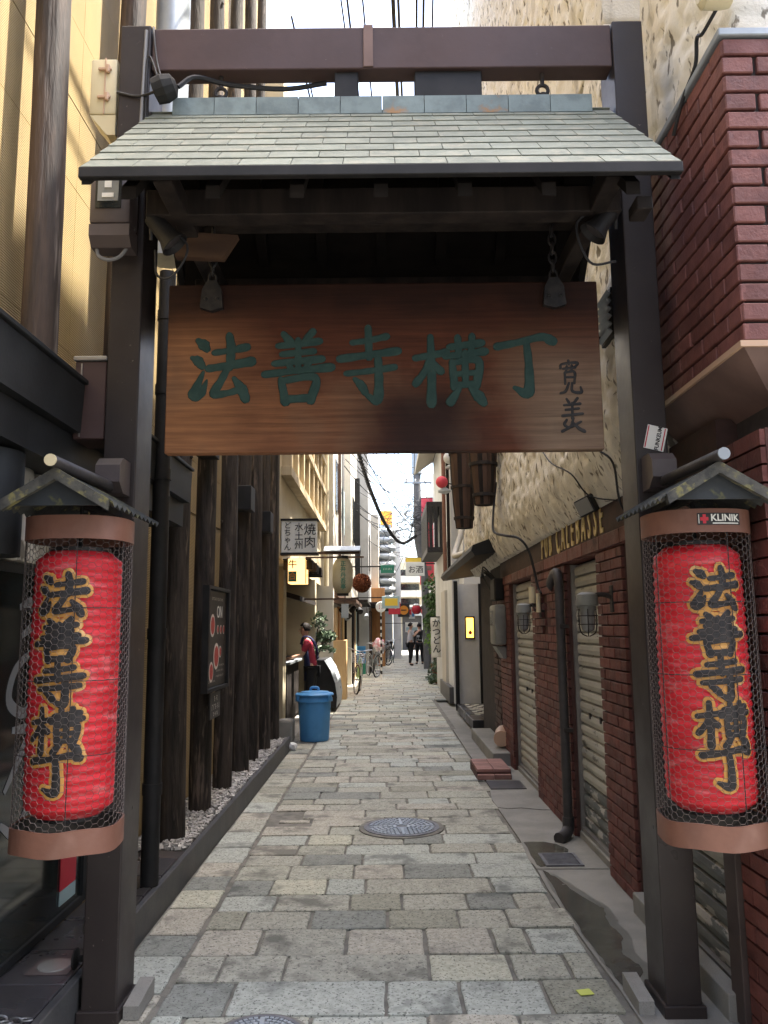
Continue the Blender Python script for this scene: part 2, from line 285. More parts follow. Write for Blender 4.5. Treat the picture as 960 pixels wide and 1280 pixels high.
# ------------------------------------------------------------------ mesh helpers
ORG = {}
class MB:
    def __init__(s): s.v = []; s.f = []
    def add(s, vs, fs):
        o = len(s.v); s.v += [Vector(p) for p in vs]; s.f += [tuple(i + o for i in q) for q in fs]; return s
    def box(s, c, d, rot=None, ch=0.0):
        x, y, z = d[0] / 2, d[1] / 2, d[2] / 2
        if ch <= 0:
            vs = [Vector(p) for p in ((-x, -y, -z), (x, -y, -z), (x, y, -z), (-x, y, -z), (-x, -y, z), (x, -y, z), (x, y, z), (-x, y, z))]
            fs = [(0, 3, 2, 1), (4, 5, 6, 7), (0, 1, 5, 4), (1, 2, 6, 5), (2, 3, 7, 6), (3, 0, 4, 7)]
        else:
            bm = bmesh.new(); bmesh.ops.create_cube(bm, size=1)
            for v in bm.verts: v.co = Vector((v.co.x * d[0], v.co.y * d[1], v.co.z * d[2]))
            bmesh.ops.bevel(bm, geom=bm.edges[:], offset=min(ch, .45 * min(d)), segments=2 if ch > .004 else 1, affect='EDGES', profile=.5)
            bm.verts.index_update(); vs = [v.co.copy() for v in bm.verts]; fs = [[v.index for v in f.verts] for f in bm.faces]; bm.free()
        if rot is not None: vs = [rot @ v for v in vs]
        c = Vector(c); return s.add([v + c for v in vs], fs)
    def bx(s, x0, x1, y0, y1, z0, z1, ch=0.0):
        return s.box(((x0 + x1) / 2, (y0 + y1) / 2, (z0 + z1) / 2), (abs(x1 - x0), abs(y1 - y0), abs(z1 - z0)), None, ch)
    def tube(s, pts, r, n=8, caps=True):
        pts = [Vector(p) for p in pts]; k = len(pts); rs = r if isinstance(r, (list, tuple)) else [r] * k
        vs = []; fs = []; prev = None
        for i, p in enumerate(pts):
            t = (pts[min(i + 1, k - 1)] - pts[max(i - 1, 0)])
            t = t.normalized() if t.length > 1e-9 else Vector((0, 0, 1))
            if prev is None:
                a = Vector((0, 0, 1)) if abs(t.z) < .9 else Vector((1, 0, 0)); u = t.cross(a).normalized()
            else:
                u = (prev - t * prev.dot(t)); u = u.normalized() if u.length > 1e-6 else t.orthogonal().normalized()
            prev = u; w = t.cross(u)
            for j in range(n):
                an = 2 * math.pi * j / n; vs.append(p + (u * math.cos(an) + w * math.sin(an)) * rs[i])
        for i in range(k - 1):
            for j in range(n): fs.append((i * n + j, i * n + (j + 1) % n, (i + 1) * n + (j + 1) % n, (i + 1) * n + j))
        if caps: fs.append(tuple(range(n - 1, -1, -1))); fs.append(tuple((k - 1) * n + j for j in range(n)))
        return s.add(vs, fs)
    def cyl(s, p0, p1, r, n=16, r1=None): return s.tube([p0, p1], [r, r if r1 is None else r1], n)
    def lathe(s, prof, c=(0, 0, 0), n=24, sx=1, sy=1, caps=True):
        c = Vector(c); vs = []; fs = []; k = len(prof)
        for r, z in prof:
            for j in range(n):
                a = 2 * math.pi * j / n; vs.append(c + Vector((r * math.cos(a) * sx, r * math.sin(a) * sy, z)))
        for i in range(k - 1):
            for j in range(n): fs.append((i * n + j, i * n + (j + 1) % n, (i + 1) * n + (j + 1) % n, (i + 1) * n + j))
        if caps: fs.append(tuple(range(n - 1, -1, -1))); fs.append(tuple((k - 1) * n + j for j in range(n)))
        return s.add(vs, fs)
    def prism(s, poly, a, d0, d1):
        """poly: 2D outline extruded along axis a from d0 to d1 (the two other axes in x,y,z order)"""
        def P(q, d):
            return (d, q[0], q[1]) if a == 0 else ((q[0], d, q[1]) if a == 1 else (q[0], q[1], d))
        n = len(poly); vs = [P(q, d0) for q in poly] + [P(q, d1) for q in poly]
        fs = [tuple(range(n - 1, -1, -1)), tuple(range(n, 2 * n))] + [(i, (i + 1) % n, n + (i + 1) % n, n + i) for i in range(n)]
        return s.add(vs, fs)
    def torus(s, c, Rr, r, ax='z', n=24, k=8, sy=1.0):
        pts = []
        for i in range(n + 1):
            a = 2 * math.pi * i / n; q = (Rr * math.cos(a), Rr * sy * math.sin(a))
            pts.append(Vector(c) + Vector({'z': (q[0], q[1], 0), 'y': (q[0], 0, q[1]), 'x': (0, q[0], q[1])}[ax]))
        return s.tube(pts, r, k, False)
    def build(s, name, mat, parent=None, org=None, smooth=False, kind=None):
        me = bpy.data.meshes.new(name); o = bpy.data.objects.new(name, me); COL.objects.link(o)
        L0 = ORG[parent.name] if parent is not None else Vector(org if org is not None else (0, 0, 0))
        me.from_pydata([v - L0 for v in s.v], [], s.f); me.update()
        bm = bmesh.new(); bm.from_mesh(me); bmesh.ops.recalc_face_normals(bm, faces=bm.faces[:]); bm.to_mesh(me); bm.free()
        if isinstance(mat, str): me.materials.append(MATS[mat])
        if smooth:
            for p in me.polygons: p.use_smooth = True
            me.set_sharp_from_angle(angle=R(38))
        if parent is not None: o.parent = parent
        else: o.location = L0
        if kind: o['kind'] = kind
        ORG[o.name] = L0
        return o
def tag(o, label, cat=None, group=None):
    o['label'] = label
    if cat: o['category'] = cat
    if group: o['group'] = group
    return o
def thing(name, label, cat, loc, group=None):
    o = bpy.data.objects.new(name, None); COL.objects.link(o); o.location = loc; o.empty_display_size = .1
    ORG[o.name] = Vector(loc); return tag(o, label, cat, group)
def struct(o): o['kind'] = 'structure'; return o
def piece(name, me, parent, loc, rot=None):
    """one small piece that shares its mesh with others; loc in world coordinates"""
    o = bpy.data.objects.new(name, me); COL.objects.link(o); o.parent = parent
    o.location = Vector(loc) - ORG[parent.name]; ORG[o.name] = ORG[parent.name]
    if rot is not None: o.rotation_euler = rot
    return o
def chamfer_mesh(name, d, ch, mat):
    mb = MB(); mb.box((0, 0, 0), d, None, ch); me = bpy.data.meshes.new(name); me.from_pydata(mb.v, [], mb.f); me.update(); me.materials.append(MATS[mat]); return me
def smooth_path(pts, n=6):
    P = [Vector(p) for p in pts]
    if len(P) < 3: return [P[0].lerp(P[-1], i / n) for i in range(n + 1)]
    out = []; Q = [P[0] * 2 - P[1]] + P + [P[-1] * 2 - P[-2]]
    for i in range(1, len(Q) - 2):
        for k in range(n):
            t = k / n; a, b_, c, d = Q[i - 1], Q[i], Q[i + 1], Q[i + 2]
            out.append(.5 * ((2 * b_) + (c - a) * t + (2 * a - 5 * b_ + 4 * c - d) * t * t + (3 * b_ - a - 3 * c + d) * t ** 3))
    out.append(P[-1]); return out
def sag(a, b, s, n=14):
    a, b = Vector(a), Vector(b); return [a.lerp(b, i / n) - Vector((0, 0, s * 4 * (i / n) * (1 - i / n))) for i in range(n + 1)]
def text_mb(body, size, fn, extrude=0.004, bold=0.0, spacing=1.0, vertical=False):
    """built-in font outline -> mesh builder; fn maps (u right, v up, w out) to world, centred on 0,0"""
    mb = MB(); items = list(body) if vertical else [body]
    for i, t in enumerate(items):
        cu = bpy.data.curves.new('t', 'FONT'); cu.body = t; cu.size = size; cu.align_x = 'CENTER'; cu.align_y = 'CENTER'
        cu.extrude = extrude / 2; cu.offset = bold; cu.resolution_u = 3; cu.space_character = spacing
        o = bpy.data.objects.new('t', cu); COL.objects.link(o); bpy.context.view_layer.update()
        dg = bpy.context.evaluated_depsgraph_get(); me = bpy.data.meshes.new_from_object(o.evaluated_get(dg))
        cy = (len(items) - 1) / 2 * size * spacing * 1.02 - i * size * spacing * 1.02 if vertical else 0
        mb.add([fn(v.co.x, v.co.y + cy, v.co.z + extrude / 2) for v in me.vertices], [tuple(p.vertices) for p in me.polygons])
        bpy.data.objects.remove(o); bpy.data.meshes.remove(me); bpy.data.curves.remove(cu)
    return mb

# ================================================================== GROUND AND PAVING
g = MB(); g.add([(-160, -120, -.06), (160, -120, -.06), (160, 300, -.06), (-160, 300, -.06)], [(0, 1, 2, 3)])
struct(g.build('ground', 'concrete'))
st_ = MB(); st_.bx(-60, 60, -7.5, 1.58, -.055, -.018); struct(st_.build('street', 'asphalt'))  # unseen asphalt, added before the gate to cut light bounced up from the ground
pv = MB(); pv.bx(-1.30, 1.05, 1.6, 18, -.05, -.014); pv.bx(-1.6, 3.0, 18, 75, -.05, -.014)
paving = struct(pv.build('alley_paving', 'grout'))
def paver_mb(x0, x1, y0, y1, z, rnd):
    g_ = rnd.uniform(.005, .011); x0 += g_; x1 -= g_; y0 += g_ * .8; y1 -= g_ * .8
    c = min(.016, (x1 - x0) * .1, (y1 - y0) * .12)
    pts = []
    for (cx, cy, dx, dy) in ((x0, y0, 1, 1), (x1, y0, -1, 1), (x1, y1, -1, -1), (x0, y1, 1, -1)):
        j = lambda a=.006: rnd.uniform(-a, a); cc = c * rnd.uniform(.35, 1.1)
        a = (cx + j(.003), cy + dy * cc + j(.003)); b_ = (cx + dx * cc * .3, cy + dy * cc * .3); d = (cx + dx * cc + j(.003), cy + j(.003))
        pts += [a, b_, d] if dx * dy > 0 else [d, b_, a]
    out = []                                   # chipped, slightly ragged edges
    for i in range(len(pts)):
        a, b_ = pts[i], pts[(i + 1) % len(pts)]; out.append(a); d = math.hypot(b_[0] - a[0], b_[1] - a[1])
        if d > .08:
            k = max(1, int(d / .09))
            for q in range(1, k + 1):
                t = q / (k + 1) + rnd.uniform(-.08, .08) / (k + 1); out.append((a[0] + (b_[0] - a[0]) * t + rnd.uniform(-.004, .004), a[1] + (b_[1] - a[1]) * t + rnd.uniform(-.004, .004)))
    pts = out
    n = len(pts); mx = sum(p[0] for p in pts) / n; my = sum(p[1] for p in pts) / n
    tx, ty = rnd.uniform(-.006, .006), rnd.uniform(-.012, .012)
    H = lambda p, s=1: z + (p[0] - mx) * tx + (p[1] - my) * ty
    mb = MB(); inn = [(p[0] + max(-.007, min(.007, (mx - p[0]) * .2)), p[1] + max(-.007, min(.007, (my - p[1]) * .2))) for p in pts]
    vs = [(p[0], p[1], -.03) for p in pts] + [(p[0], p[1], H(p) - .004) for p in pts] + [(p[0], p[1], H(p)) for p in inn]
    fs = [(i, (i + 1) % n, n + (i + 1) % n, n + i) for i in range(n)] + [(n + i, n + (i + 1) % n, 2 * n + (i + 1) % n, 2 * n + i) for i in range(n)] + [tuple(range(2 * n, 3 * n))]
    return mb.add(vs, fs)
rnd = random.Random(3)
ROWS = [(2.2, 2.5, None), (2.5, 2.8, None), (2.8, 3.1, None), (3.1, 3.39, [-.8, -.3, .15, .5]), (3.39, 3.70, [-.65, -.01, .30, .65]), (3.70, 3.98, [-.75, -.46, .18, .55, .80]),
        (3.98, 4.30, [-.62, -.2, .18, .51, .68]), (4.30, 4.57, [-.75, -.4, 0, .37, .62]), (4.57, 4.83, [-.62, -.21, .08, .44, .7]), (4.83, 5.11, [-.68, -.36, -.13, .61]),
        (5.11, 5.40, [-.61, -.21, .1, .52]), (5.40, 5.65, [-.56, -.16, .58])]
y = 5.65
while y < 46:
    d = rnd.uniform(.22, .31); ROWS.append((y, y + d, None)); y += d
far = MB(); count = 0
for (y0, y1, js) in ROWS:
    xr = .93 + rnd.uniform(-.03, .05) if y0 < 8.1 else (.98 if y0 < 17 else 2.1 + (y0 - 25) * .03)
    xl = -.93 if y0 < 17 else -1.4
    if y0 > 27: xl = -.8
    if js is None:
        js = []; x = xl + rnd.uniform(.18, .5)
        while x < xr - .2: js.append(x); x += rnd.uniform(.28, .62)
    cuts = [xl] + js + [xr]
    for a, b_ in zip(cuts[:-1], cuts[1:]):
        if 6.55 < (y0 + y1) / 2 < 6.85 and -.85 < (a + b_) / 2 < -.45: continue       # the broken-out stone
        mb = paver_mb(a, b_, y0, y1, rnd.uniform(-.004, .003), rnd)
        if count < 255: mb.build('paver', 'granite', paving); count += 1
        else: far.add(mb.v, mb.f)
mb = paver_mb(-.86, -.60, 6.56, 6.66, -.004, rnd); mb.build('paver', 'granite', paving)
y = 2.2; nb = 0
while y < 17:
    d = rnd.uniform(.26, .42); mb = paver_mb(-1.205, -.945, y, y + d, rnd.uniform(-.006, -.002), rnd); y += d
    if nb < 44: mb.build('paver', 'granite', paving); nb += 1
    else: far.add(mb.v, mb.f)
far.build('paver', 'granite_far', paving, kind='stuff')
# concrete margin in front of the pub: three cast slabs with a crack between two of them
strip = MB(); strip.bx(.90, 1.62, 1.6, 12.3, -.05, -.02)
cm = struct(strip.build('concrete_margin', 'grout'))
def poly_slab(pts, z0, z1):
    m = MB(); m.prism(pts, 2, z0, z1); return m
poly_slab([(.985, 1.8), (1.6, 1.8), (1.6, 5.24), (.935, 5.26), (.925, 4.9), (.94, 4.2), (.95, 3.9), (.965, 3.6)], -.018, .000).build('slab', 'concrete', cm)
poly_slab([(.935, 5.27), (1.6, 5.25), (1.6, 6.86), (1.28, 6.87), (1.12, 6.95), (1.0, 6.93), (.93, 6.97), (.945, 5.96), (.92, 5.5)], -.018, .003).build('slab', 'concrete', cm)
poly_slab([(.93, 6.985), (1.0, 6.945), (1.12, 6.965), (1.28, 6.885), (1.6, 6.875), (1.6, 12.2), (.99, 12.2), (.985, 8.0), (.92, 7.3)], -.018, .006).build('slab', 'concrete', cm)
M('damp_concrete', (.15, .148, .125), (.12, .118, .10), 6, .45, .2, 80)
def wet(pts, z, seed=5):
    P = smooth_path([(*p, 0) for p in pts + [pts[0]]], 5)[:-1]; rn = random.Random(seed)
    m = MB(); m.prism([(p.x + rn.uniform(-.006, .006), p.y + rn.uniform(-.012, .012)) for p in P], 2, z, z + .0035); return m
wet([(0.96, 5.22), (1.02, 5.05), (1.08, 4.75), (1.15, 4.53), (1.12, 4.34), (1.14, 4.16), (1.08, 3.96), (1.12, 3.77), (1.0, 3.58), (0.985, 3.61), (0.97, 3.89), (0.96, 4.21), (0.955, 4.64)], .0030).build('damp_patch', 'wet_concrete', cm)
wet([(0.955, 5.25), (1.05, 5.07), (1.12, 4.78), (1.19, 4.55), (1.17, 4.3), (1.19, 4.16), (1.14, 3.96), (1.17, 3.73), (1.0, 3.50), (0.985, 3.58), (0.967, 3.89), (0.955, 4.21), (0.95, 4.64)], .0003, 9).build('damp_patch', 'damp_concrete', cm)
wet([(0.955, 5.87), (1.12, 5.87), (1.22, 5.69), (1.1, 5.45), (0.99, 5.32), (0.95, 5.39)], .0035).build('damp_patch', 'wet_concrete', cm)
gr = thing('drain_grate', 'small rectangular iron drain grate set in the concrete before the pub', 'grate', (1.12, 5.44, 0))
m = MB(); [m.bx(a, b_, c, d, .004, .014) for a, b_, c, d in ((1.0, 1.02, 5.3, 5.58), (1.22, 1.24, 5.3, 5.58), (1.02, 1.22, 5.3, 5.32), (1.02, 1.22, 5.56, 5.58))]; m.build('frame', 'iron_cover', gr)
for i in range(9): m = MB(); m.bx(1.022, 1.218, 5.335 + i * .025, 5.348 + i * .025, .0045, .012); m.build('bar', 'iron_cover', gr)
def manhole(x, y, r, label):
    t = thing('manhole_cover', label, 'manhole cover', (x, y, 0))
    m = MB(); m.lathe([(r * .995, -.01), (r * 1.0, .012), (r * .9, .014), (r * .895, .009), (r * .02, .009)], (x, y, 0), 56); m.build('rim', 'iron_cover', t, smooth=True)
    m = MB(); k = 0
    for ring in range(6):
        rr = r * (.16 + ring * .125); nn = 8 + ring * 7
        for i in range(nn):
            a0 = 2 * math.pi * (i + .12 + ring * .37) / nn; a1 = a0 + 2 * math.pi * .74 / nn
            if abs(math.sin(2 * a0)) < .16 and ring > 0: continue
            q = [(math.cos(a) * q_ , math.sin(a) * q_) for a, q_ in ((a0, rr), (a1, rr), (a1, rr + r * .08), (a0, rr + r * .08))]
            m.prism([(x + p[0], y + p[1]) for p in q], 2, .0085, .016)
    for i in range(4):
        a = i * math.pi / 2 + .05; m.box((x + math.cos(a) * r * .5, y + math.sin(a) * r * .5, .0125), (r * .68, .018, .008), Matrix.Rotation(a, 3, 'Z'))
    m.build('tread_pattern', 'galv', t, kind='stuff')
    m = MB(); m.lathe([(r * 1.13, -.02), (r * 1.13, .0055), (r * .99, .0065)], (x, y, 0), 40, caps=False); m.build('mortar_ring', 'grout', t)
manhole(.11, 6.34, .285, 'round iron manhole cover in the middle of the stone paving')
manhole(-.48, 3.2, .17, 'small round iron cover at the bottom edge of the picture')
o = MB(); o.box((.81, 3.55, .0065), (.06, .05, .002), Matrix.Rotation(.2, 3, 'Z')); tag(o.build('paper_scrap', 'label_yellow', org=(.81, 3.55, 0)), 'small yellow-green paper scrap stuck on a paving stone', 'litter')

# ================================================================== LEFT: TIMBER-FRONTED RESTAURANT
kb = MB(); kb.bx(-1.245, -1.21, 1.2, 10.45, -.05, .155, .004)
kerb = struct(kb.build('kerb', 'kerb'))
LB = thing('timber_front_restaurant', 'tall ochre restaurant front with a row of dark round log posts on the left', 'building', (-1.7, 5.5, 0))
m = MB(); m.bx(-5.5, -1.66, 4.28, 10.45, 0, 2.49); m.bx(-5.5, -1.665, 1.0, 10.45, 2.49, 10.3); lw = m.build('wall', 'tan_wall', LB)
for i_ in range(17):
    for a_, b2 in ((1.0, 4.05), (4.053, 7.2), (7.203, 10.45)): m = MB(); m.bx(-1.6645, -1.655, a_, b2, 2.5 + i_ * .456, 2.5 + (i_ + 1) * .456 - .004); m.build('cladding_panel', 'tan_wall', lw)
lrnd = random.Random(11)
def log(cx, cy, z0, z1, r0, r1, mat, seg=18):
    nz = max(8, int((z1 - z0) / .25)); vs = []; fs = []; ph = [lrnd.uniform(0, 6.28) for _ in range(4)]
    for i in range(nz + 1):
        t = i / nz; z = z0 + (z1 - z0) * t; r = r0 + (r1 - r0) * t
        ox = .012 * math.sin(z * .9 + ph[0]); oy = .012 * math.sin(z * .8 + ph[1])
        for j in range(seg):
            a = 2 * math.pi * j / seg; rr = r * (1 + .035 * math.sin(3 * a + ph[2] + z * .5) + .02 * math.sin(7 * a + ph[3]) + lrnd.uniform(-.012, .012))
            vs.append((cx + ox + rr * math.cos(a), cy + oy + rr * math.sin(a), z))
    for i in range(nz):
        for j in range(seg): fs.append((i * seg + j, i * seg + (j + 1) % seg, (i + 1) * seg + (j + 1) % seg, (i + 1) * seg + j))
    fs.append(tuple(range(seg))); fs.append(tuple(nz * seg + j for j in range(seg)))
    q = MB(); q.add(vs, fs)
    # a few knots
    for _ in range(5):
        z = lrnd.uniform(z0 + .2, z1 - .2); a = lrnd.uniform(-2.2, .4); r = r0 + (r1 - r0) * (z - z0) / (z1 - z0)
        q.lathe([(.016, -.004), (.013, .004), (.003, .005)], (0, 0, 0), 8); n = 24
        Rm = Matrix.Rotation(a, 3, 'Z') @ Matrix.Rotation(math.pi / 2, 3, 'Y')
        for k in range(len(q.v) - n, len(q.v)): q.v[k] = Rm @ q.v[k] + Vector((cx + math.cos(a) * r * 1.0, cy + math.sin(a) * r * 1.0, z))
    return q
for (cy, r0, z0) in ((5.52, .088, .13), (6.34, .084, .13), (7.2, .084, .13), (8.0, .088, .13), (8.68, .08, .13), (9.42, .084, .13), (10.22, .088, .13)):
    log(-1.42, cy, z0, 10.6 if cy < 9 else 6.4, r0, r0 * (.6 if cy < 9 else .78), 'log_wood').build('log_post', 'log_wood', LB, smooth=True)
log(-1.50, 3.31, 2.56, 10.6, .076, .07, 'log_weathered').build('log_post', 'log_weathered', LB, smooth=True)
log(-1.50, 4.4, 2.56, 10.6, .076, .07, 'log_weathered').build('log_post', 'log_weathered', LB, smooth=True)
log(-1.50, 2.2, 2.56, 10.6, .076, .07, 'log_weathered').build('log_post', 'log_weathered', LB, smooth=True)
for cy, z in ((6.1, 2.95), (7.85, 2.78), (9.2, 2.72)):
    m = MB(); m.bx(-1.45, -1.30, cy - .12, cy + .12, z - .12, z + .12, .006); m.build('clamp_box', 'black_steel', LB)
# awning: deep black fascia over the shopfront, stepped underside
m = MB(); m.prism([(-1.30, 2.34), (-1.29, 2.55), (-1.33, 2.575), (-1.75, 2.575), (-1.75, 2.34)], 1, 1.2, 5.3); m.build('awning_fascia', 'awning_black', LB)
m = MB(); m.prism([(-1.34, 2.18), (-1.34, 2.335), (-1.75, 2.335), (-1.75, 2.18)], 1, 1.2, 5.28); m.build('awning_soffit', 'awning_black', LB)
m = MB(); m.bx(-1.305, -1.275, 1.2, 5.3, 2.555, 2.575, .003); m.build('awning_trim', 'awning_black', LB)
# shopfront: dark glass between plaster pier and ledge
m = MB(); m.bx(-5.5, -1.60, 1.0, 4.28, .16, 2.18); m.build('shopfront_wall', 'mortar_dark', LB)
m = MB(); m.bx(-1.545, -1.53, 1.9, 4.2, .20, 1.74); gl = m.build('glass_pane', 'glass_dark', LB)
m = MB(); [m.bx(*a) for a in ((-1.56, -1.515, 1.86, 1.90, .17, 1.76), (-1.56, -1.515, 4.2, 4.26, .17, 2.17), (-1.56, -1.515, 1.9, 4.2, 1.74, 1.78), (-1.56, -1.515, 1.9, 4.2, .165, .20))]; m.build('window_frame', 'awning_black', LB)
def glyph_glass(u, v, w): return (-1.529 + w, 3.42 + u, 1.2 + v)
for pts_ in ([(-.05, .40), (.06, .42), (.10, .34), (-.02, .28)], [(.10, .22), (-.06, .14), (-.10, .02), (.04, -.04), (.12, .03)], [(-.06, -.10), (.10, -.12), (.02, -.22), (-.10, -.34)], [(.06, -.30), (.14, -.40), (.02, -.52), (-.12, -.46)]):
    m = MB(); P_ = smooth_path([(p[0], p[1], 0) for p in pts_], 8); n_ = len(P_); vs_ = []
    for i_, p in enumerate(P_):
        d_ = (P_[min(i_ + 1, n_ - 1)] - P_[max(i_ - 1, 0)]).normalized(); w2 = .012 + .014 * math.sin(math.pi * (i_ + .6) / n_); vs_ += [glyph_glass(p.x - d_.y * w2, p.y + d_.x * w2, .001), glyph_glass(p.x + d_.y * w2, p.y - d_.x * w2, .001)]
    m.add(vs_, [(2 * i_, 2 * i_ + 2, 2 * i_ + 3, 2 * i_ + 1) for i_ in range(n_ - 1)]); m.build('brush_mark', 'cable_grey', gl)
# rough plaster pier above the glass, carried on a rounded dark post
def rough_panel(x, y0, y1, z0, z1, step, amp, name, mat, parent, seed, face=-1, wav=None, thick=.06, side=None):
    """plaster sheet with real trowelled relief, facing -x or +x"""
    ny, nz = int((y1 - y0) / step) + 1, int((z1 - z0) / step) + 1; rg = np.random.default_rng(seed)
    H = np.zeros((nz, ny))
    for (sc, a) in ((.30, .2), (.10, .45), (.05, .8)):
        gy, gz = int((y1 - y0) / sc) + 3, int((z1 - z0) / sc) + 3; G = rg.random((gz, gy))
        yy = np.linspace(0, (y1 - y0) / sc, ny); zz = np.linspace(0, (z1 - z0) / sc, nz)
        iy = yy.astype(int); iz = zz.astype(int); fy = yy - iy; fz = zz - iz; fy = fy * fy * (3 - 2 * fy); fz = fz * fz * (3 - 2 * fz)
        A = G[np.ix_(iz, iy)]; B = G[np.ix_(iz, iy + 1)]; C = G[np.ix_(iz + 1, iy)]; D = G[np.ix_(iz + 1, iy + 1)]
        H += a * ((A * (1 - fy) + B * fy) * (1 - fz)[:, None] + (C * (1 - fy) + D * fy) * fz[:, None])
    H = (H - H.mean()) * amp; H = np.where(H > 0, H * .55, H * 1.5)
    ys = np.linspace(y0, y1, ny); zs = np.linspace(z0, z1, nz); vs = []
    for i in range(nz):
        for j in range(ny):
            xx = x + face * H[i, j]
            if wav: xx += wav(ys[j], zs[i])
            vs.append((xx, ys[j], zs[i]))
    fs = [(i * ny + j, i * ny + j + 1, (i + 1) * ny + j + 1, (i + 1) * ny + j) for i in range(nz - 1) for j in range(ny - 1)]
    base = len(vs); edge = [j for j in range(ny)] + [i * ny + ny - 1 for i in range(1, nz)] + [(nz - 1) * ny + j for j in range(ny - 2, -1, -1)] + [i * ny for i in range(nz - 2, 0, -1)]
    for e in edge: vs.append((x - face * thick, vs[e][1], vs[e][2]))
    ne = len(edge); fs += [(edge[k], base + k, base + (k + 1) % ne, edge[(k + 1) % ne]) for k in range(ne)]
    q = MB(); q.add(vs, fs); o_ = q.build(name, mat, parent, smooth=False)
    for p_ in o_.data.polygons: p_.use_smooth = True
    return o_
rough_panel(-1.50, 3.12, 3.62, 1.79, 2.18, .02, .03, 'plaster_pier', 'stucco_cream', LB, 4, face=1, thick=.1)
m = MB(); m.cyl((-1.5, 2.95, 1.78), (-1.5, 2.95, 2.17), .14, 20); m.build('column', 'awning_black', LB, smooth=True)
# tiled ledge under the glass
lt = chamfer_mesh('tile', (.275, .338, .02), .004, 'black_tile')
m = MB(); m.bx(-1.53, -1.247, 1.2, 5.2, -.05, .139); ledge = m.build('ledge', 'mortar_dark', LB)
for i in range(9): piece('tile', lt, ledge, (-1.386, 2.1 + i * .342, .148))
m = MB(); m.bx(-1.45, -1.245, 1.2, 10.4, -.04, .135) ; m.bx(-1.66, -1.45, 5.2, 10.4, -.04, .12); m.build('gravel_bed', 'mortar_dark', LB)
pb = MB(); pr = random.Random(9)
for i in range(2600):
    x, yy, s = pr.uniform(-1.62, -1.26), pr.uniform(5.25, 10.35), pr.uniform(.008, .016)
    q = Matrix.Rotation(pr.uniform(0, 6), 3, 'Z') @ Matrix.Rotation(pr.uniform(0, 6), 3, 'X')
    pb.box((x, yy, .14 + s * .4), (s * 2.2, s * 1.7, s * 1.3), q)
pbo = pb.build('white_pebbles', 'white_pebble', kind='stuff'); tag(pbo, 'white pebbles filling the narrow bed at the feet of the log posts', 'pebbles')
gl_t = thing('ground_light', 'round frosted recessed ground light in the black tiled ledge', 'light', (-1.35, 3.46, .16))
m = MB(); m.bx(-1.435, -1.265, 3.375, 3.545, .1585, .1625, .001); m.build('plate', 'brown_plastic', gl_t)
m = MB(); m.lathe([(.066, .162), (.064, .166), (.01, .167)], (-1.35, 3.46, 0), 28); m.build('lens', 'lens', gl_t, smooth=True)
m = MB(); m.lathe([(.018, 0), (.04, .004), (.04, .012), (.012, .02), (.012, .05)], (0, 0, 0), 16); m.v = [Matrix.Rotation(R(90), 3, 'Y') @ p + Vector((-1.262, 3.43, .20)) for p in m.v]
tag(m.build('cable_stop', 'rubber', org=(-1.25, 3.43, .2)), 'black rubber disc knob beside the gate post above the ledge', 'knob')
ch = MB()
for i in range(11):
    c = Vector((-1.26 - i * .03, 3.0 - .012 * (i % 3) + .002 * i, .166)); a = R(90) * (i % 2)
    for k in range(1):
        pts = [Vector((math.cos(t) * .022, math.sin(t) * .011, 0)) for t in [j * math.pi / 6 for j in range(13)]]
        Rm = Matrix.Rotation(a, 3, 'X') if i % 2 else Matrix.Identity(3)
        ch.tube([Rm @ p + c for p in pts], .0035, 6, False)
tag(ch.build('chain', 'steel', org=(-1.4, 3.0, .16)), 'loose steel chain lying on the black ledge at the lower left', 'chain')
rb = thing('red_notice', 'small red notice with white lower strip behind the left post', 'notice', (-1.5, 3.95, .4))
m = MB(); m.bx(-1.527, -1.523, 3.93, 4.12, .30, .50); m.build('panel', 'sign_red', rb)
m = MB(); m.bx(-1.527, -1.522, 3.93, 4.12, .235, .298); m.build('strip', 'sign_bluegrey', rb)
# black downpipe just past the gate and grey duct high up
dp = thing('black_downpipe', 'shiny black jointed downpipe running up beside the left gate post', 'pipe', (-1.27, 4.5, .15))
m = MB(); m.cyl((-1.27, 4.5, .15), (-1.27, 4.5, 3.6), .048, 18); m.build('pipe', 'black_steel', dp, smooth=True)
for z in (.62, 1.45, 2.35, 2.85, 3.3): m = MB(); m.cyl((-1.27, 4.5, z), (-1.27, 4.5, z + .06), .053, 18); m.build('joint_collar', 'black_steel', dp, smooth=True)
du = thing('grey_duct', 'thick grey metal duct rising behind the left end of the beam', 'duct', (-1.3, 4.55, 3.7))
m = MB(); m.cyl((-1.3, 4.55, 3.7), (-1.3, 4.55, 10), .105, 22); m.build('pipe', 'galv', du, smooth=True)
for z in (4.9, 6.6, 8.3): m = MB(); m.cyl((-1.3, 4.55, z), (-1.3, 4.55, z + .05), .113, 22); m.build('joint_collar', 'galv', du, smooth=True)
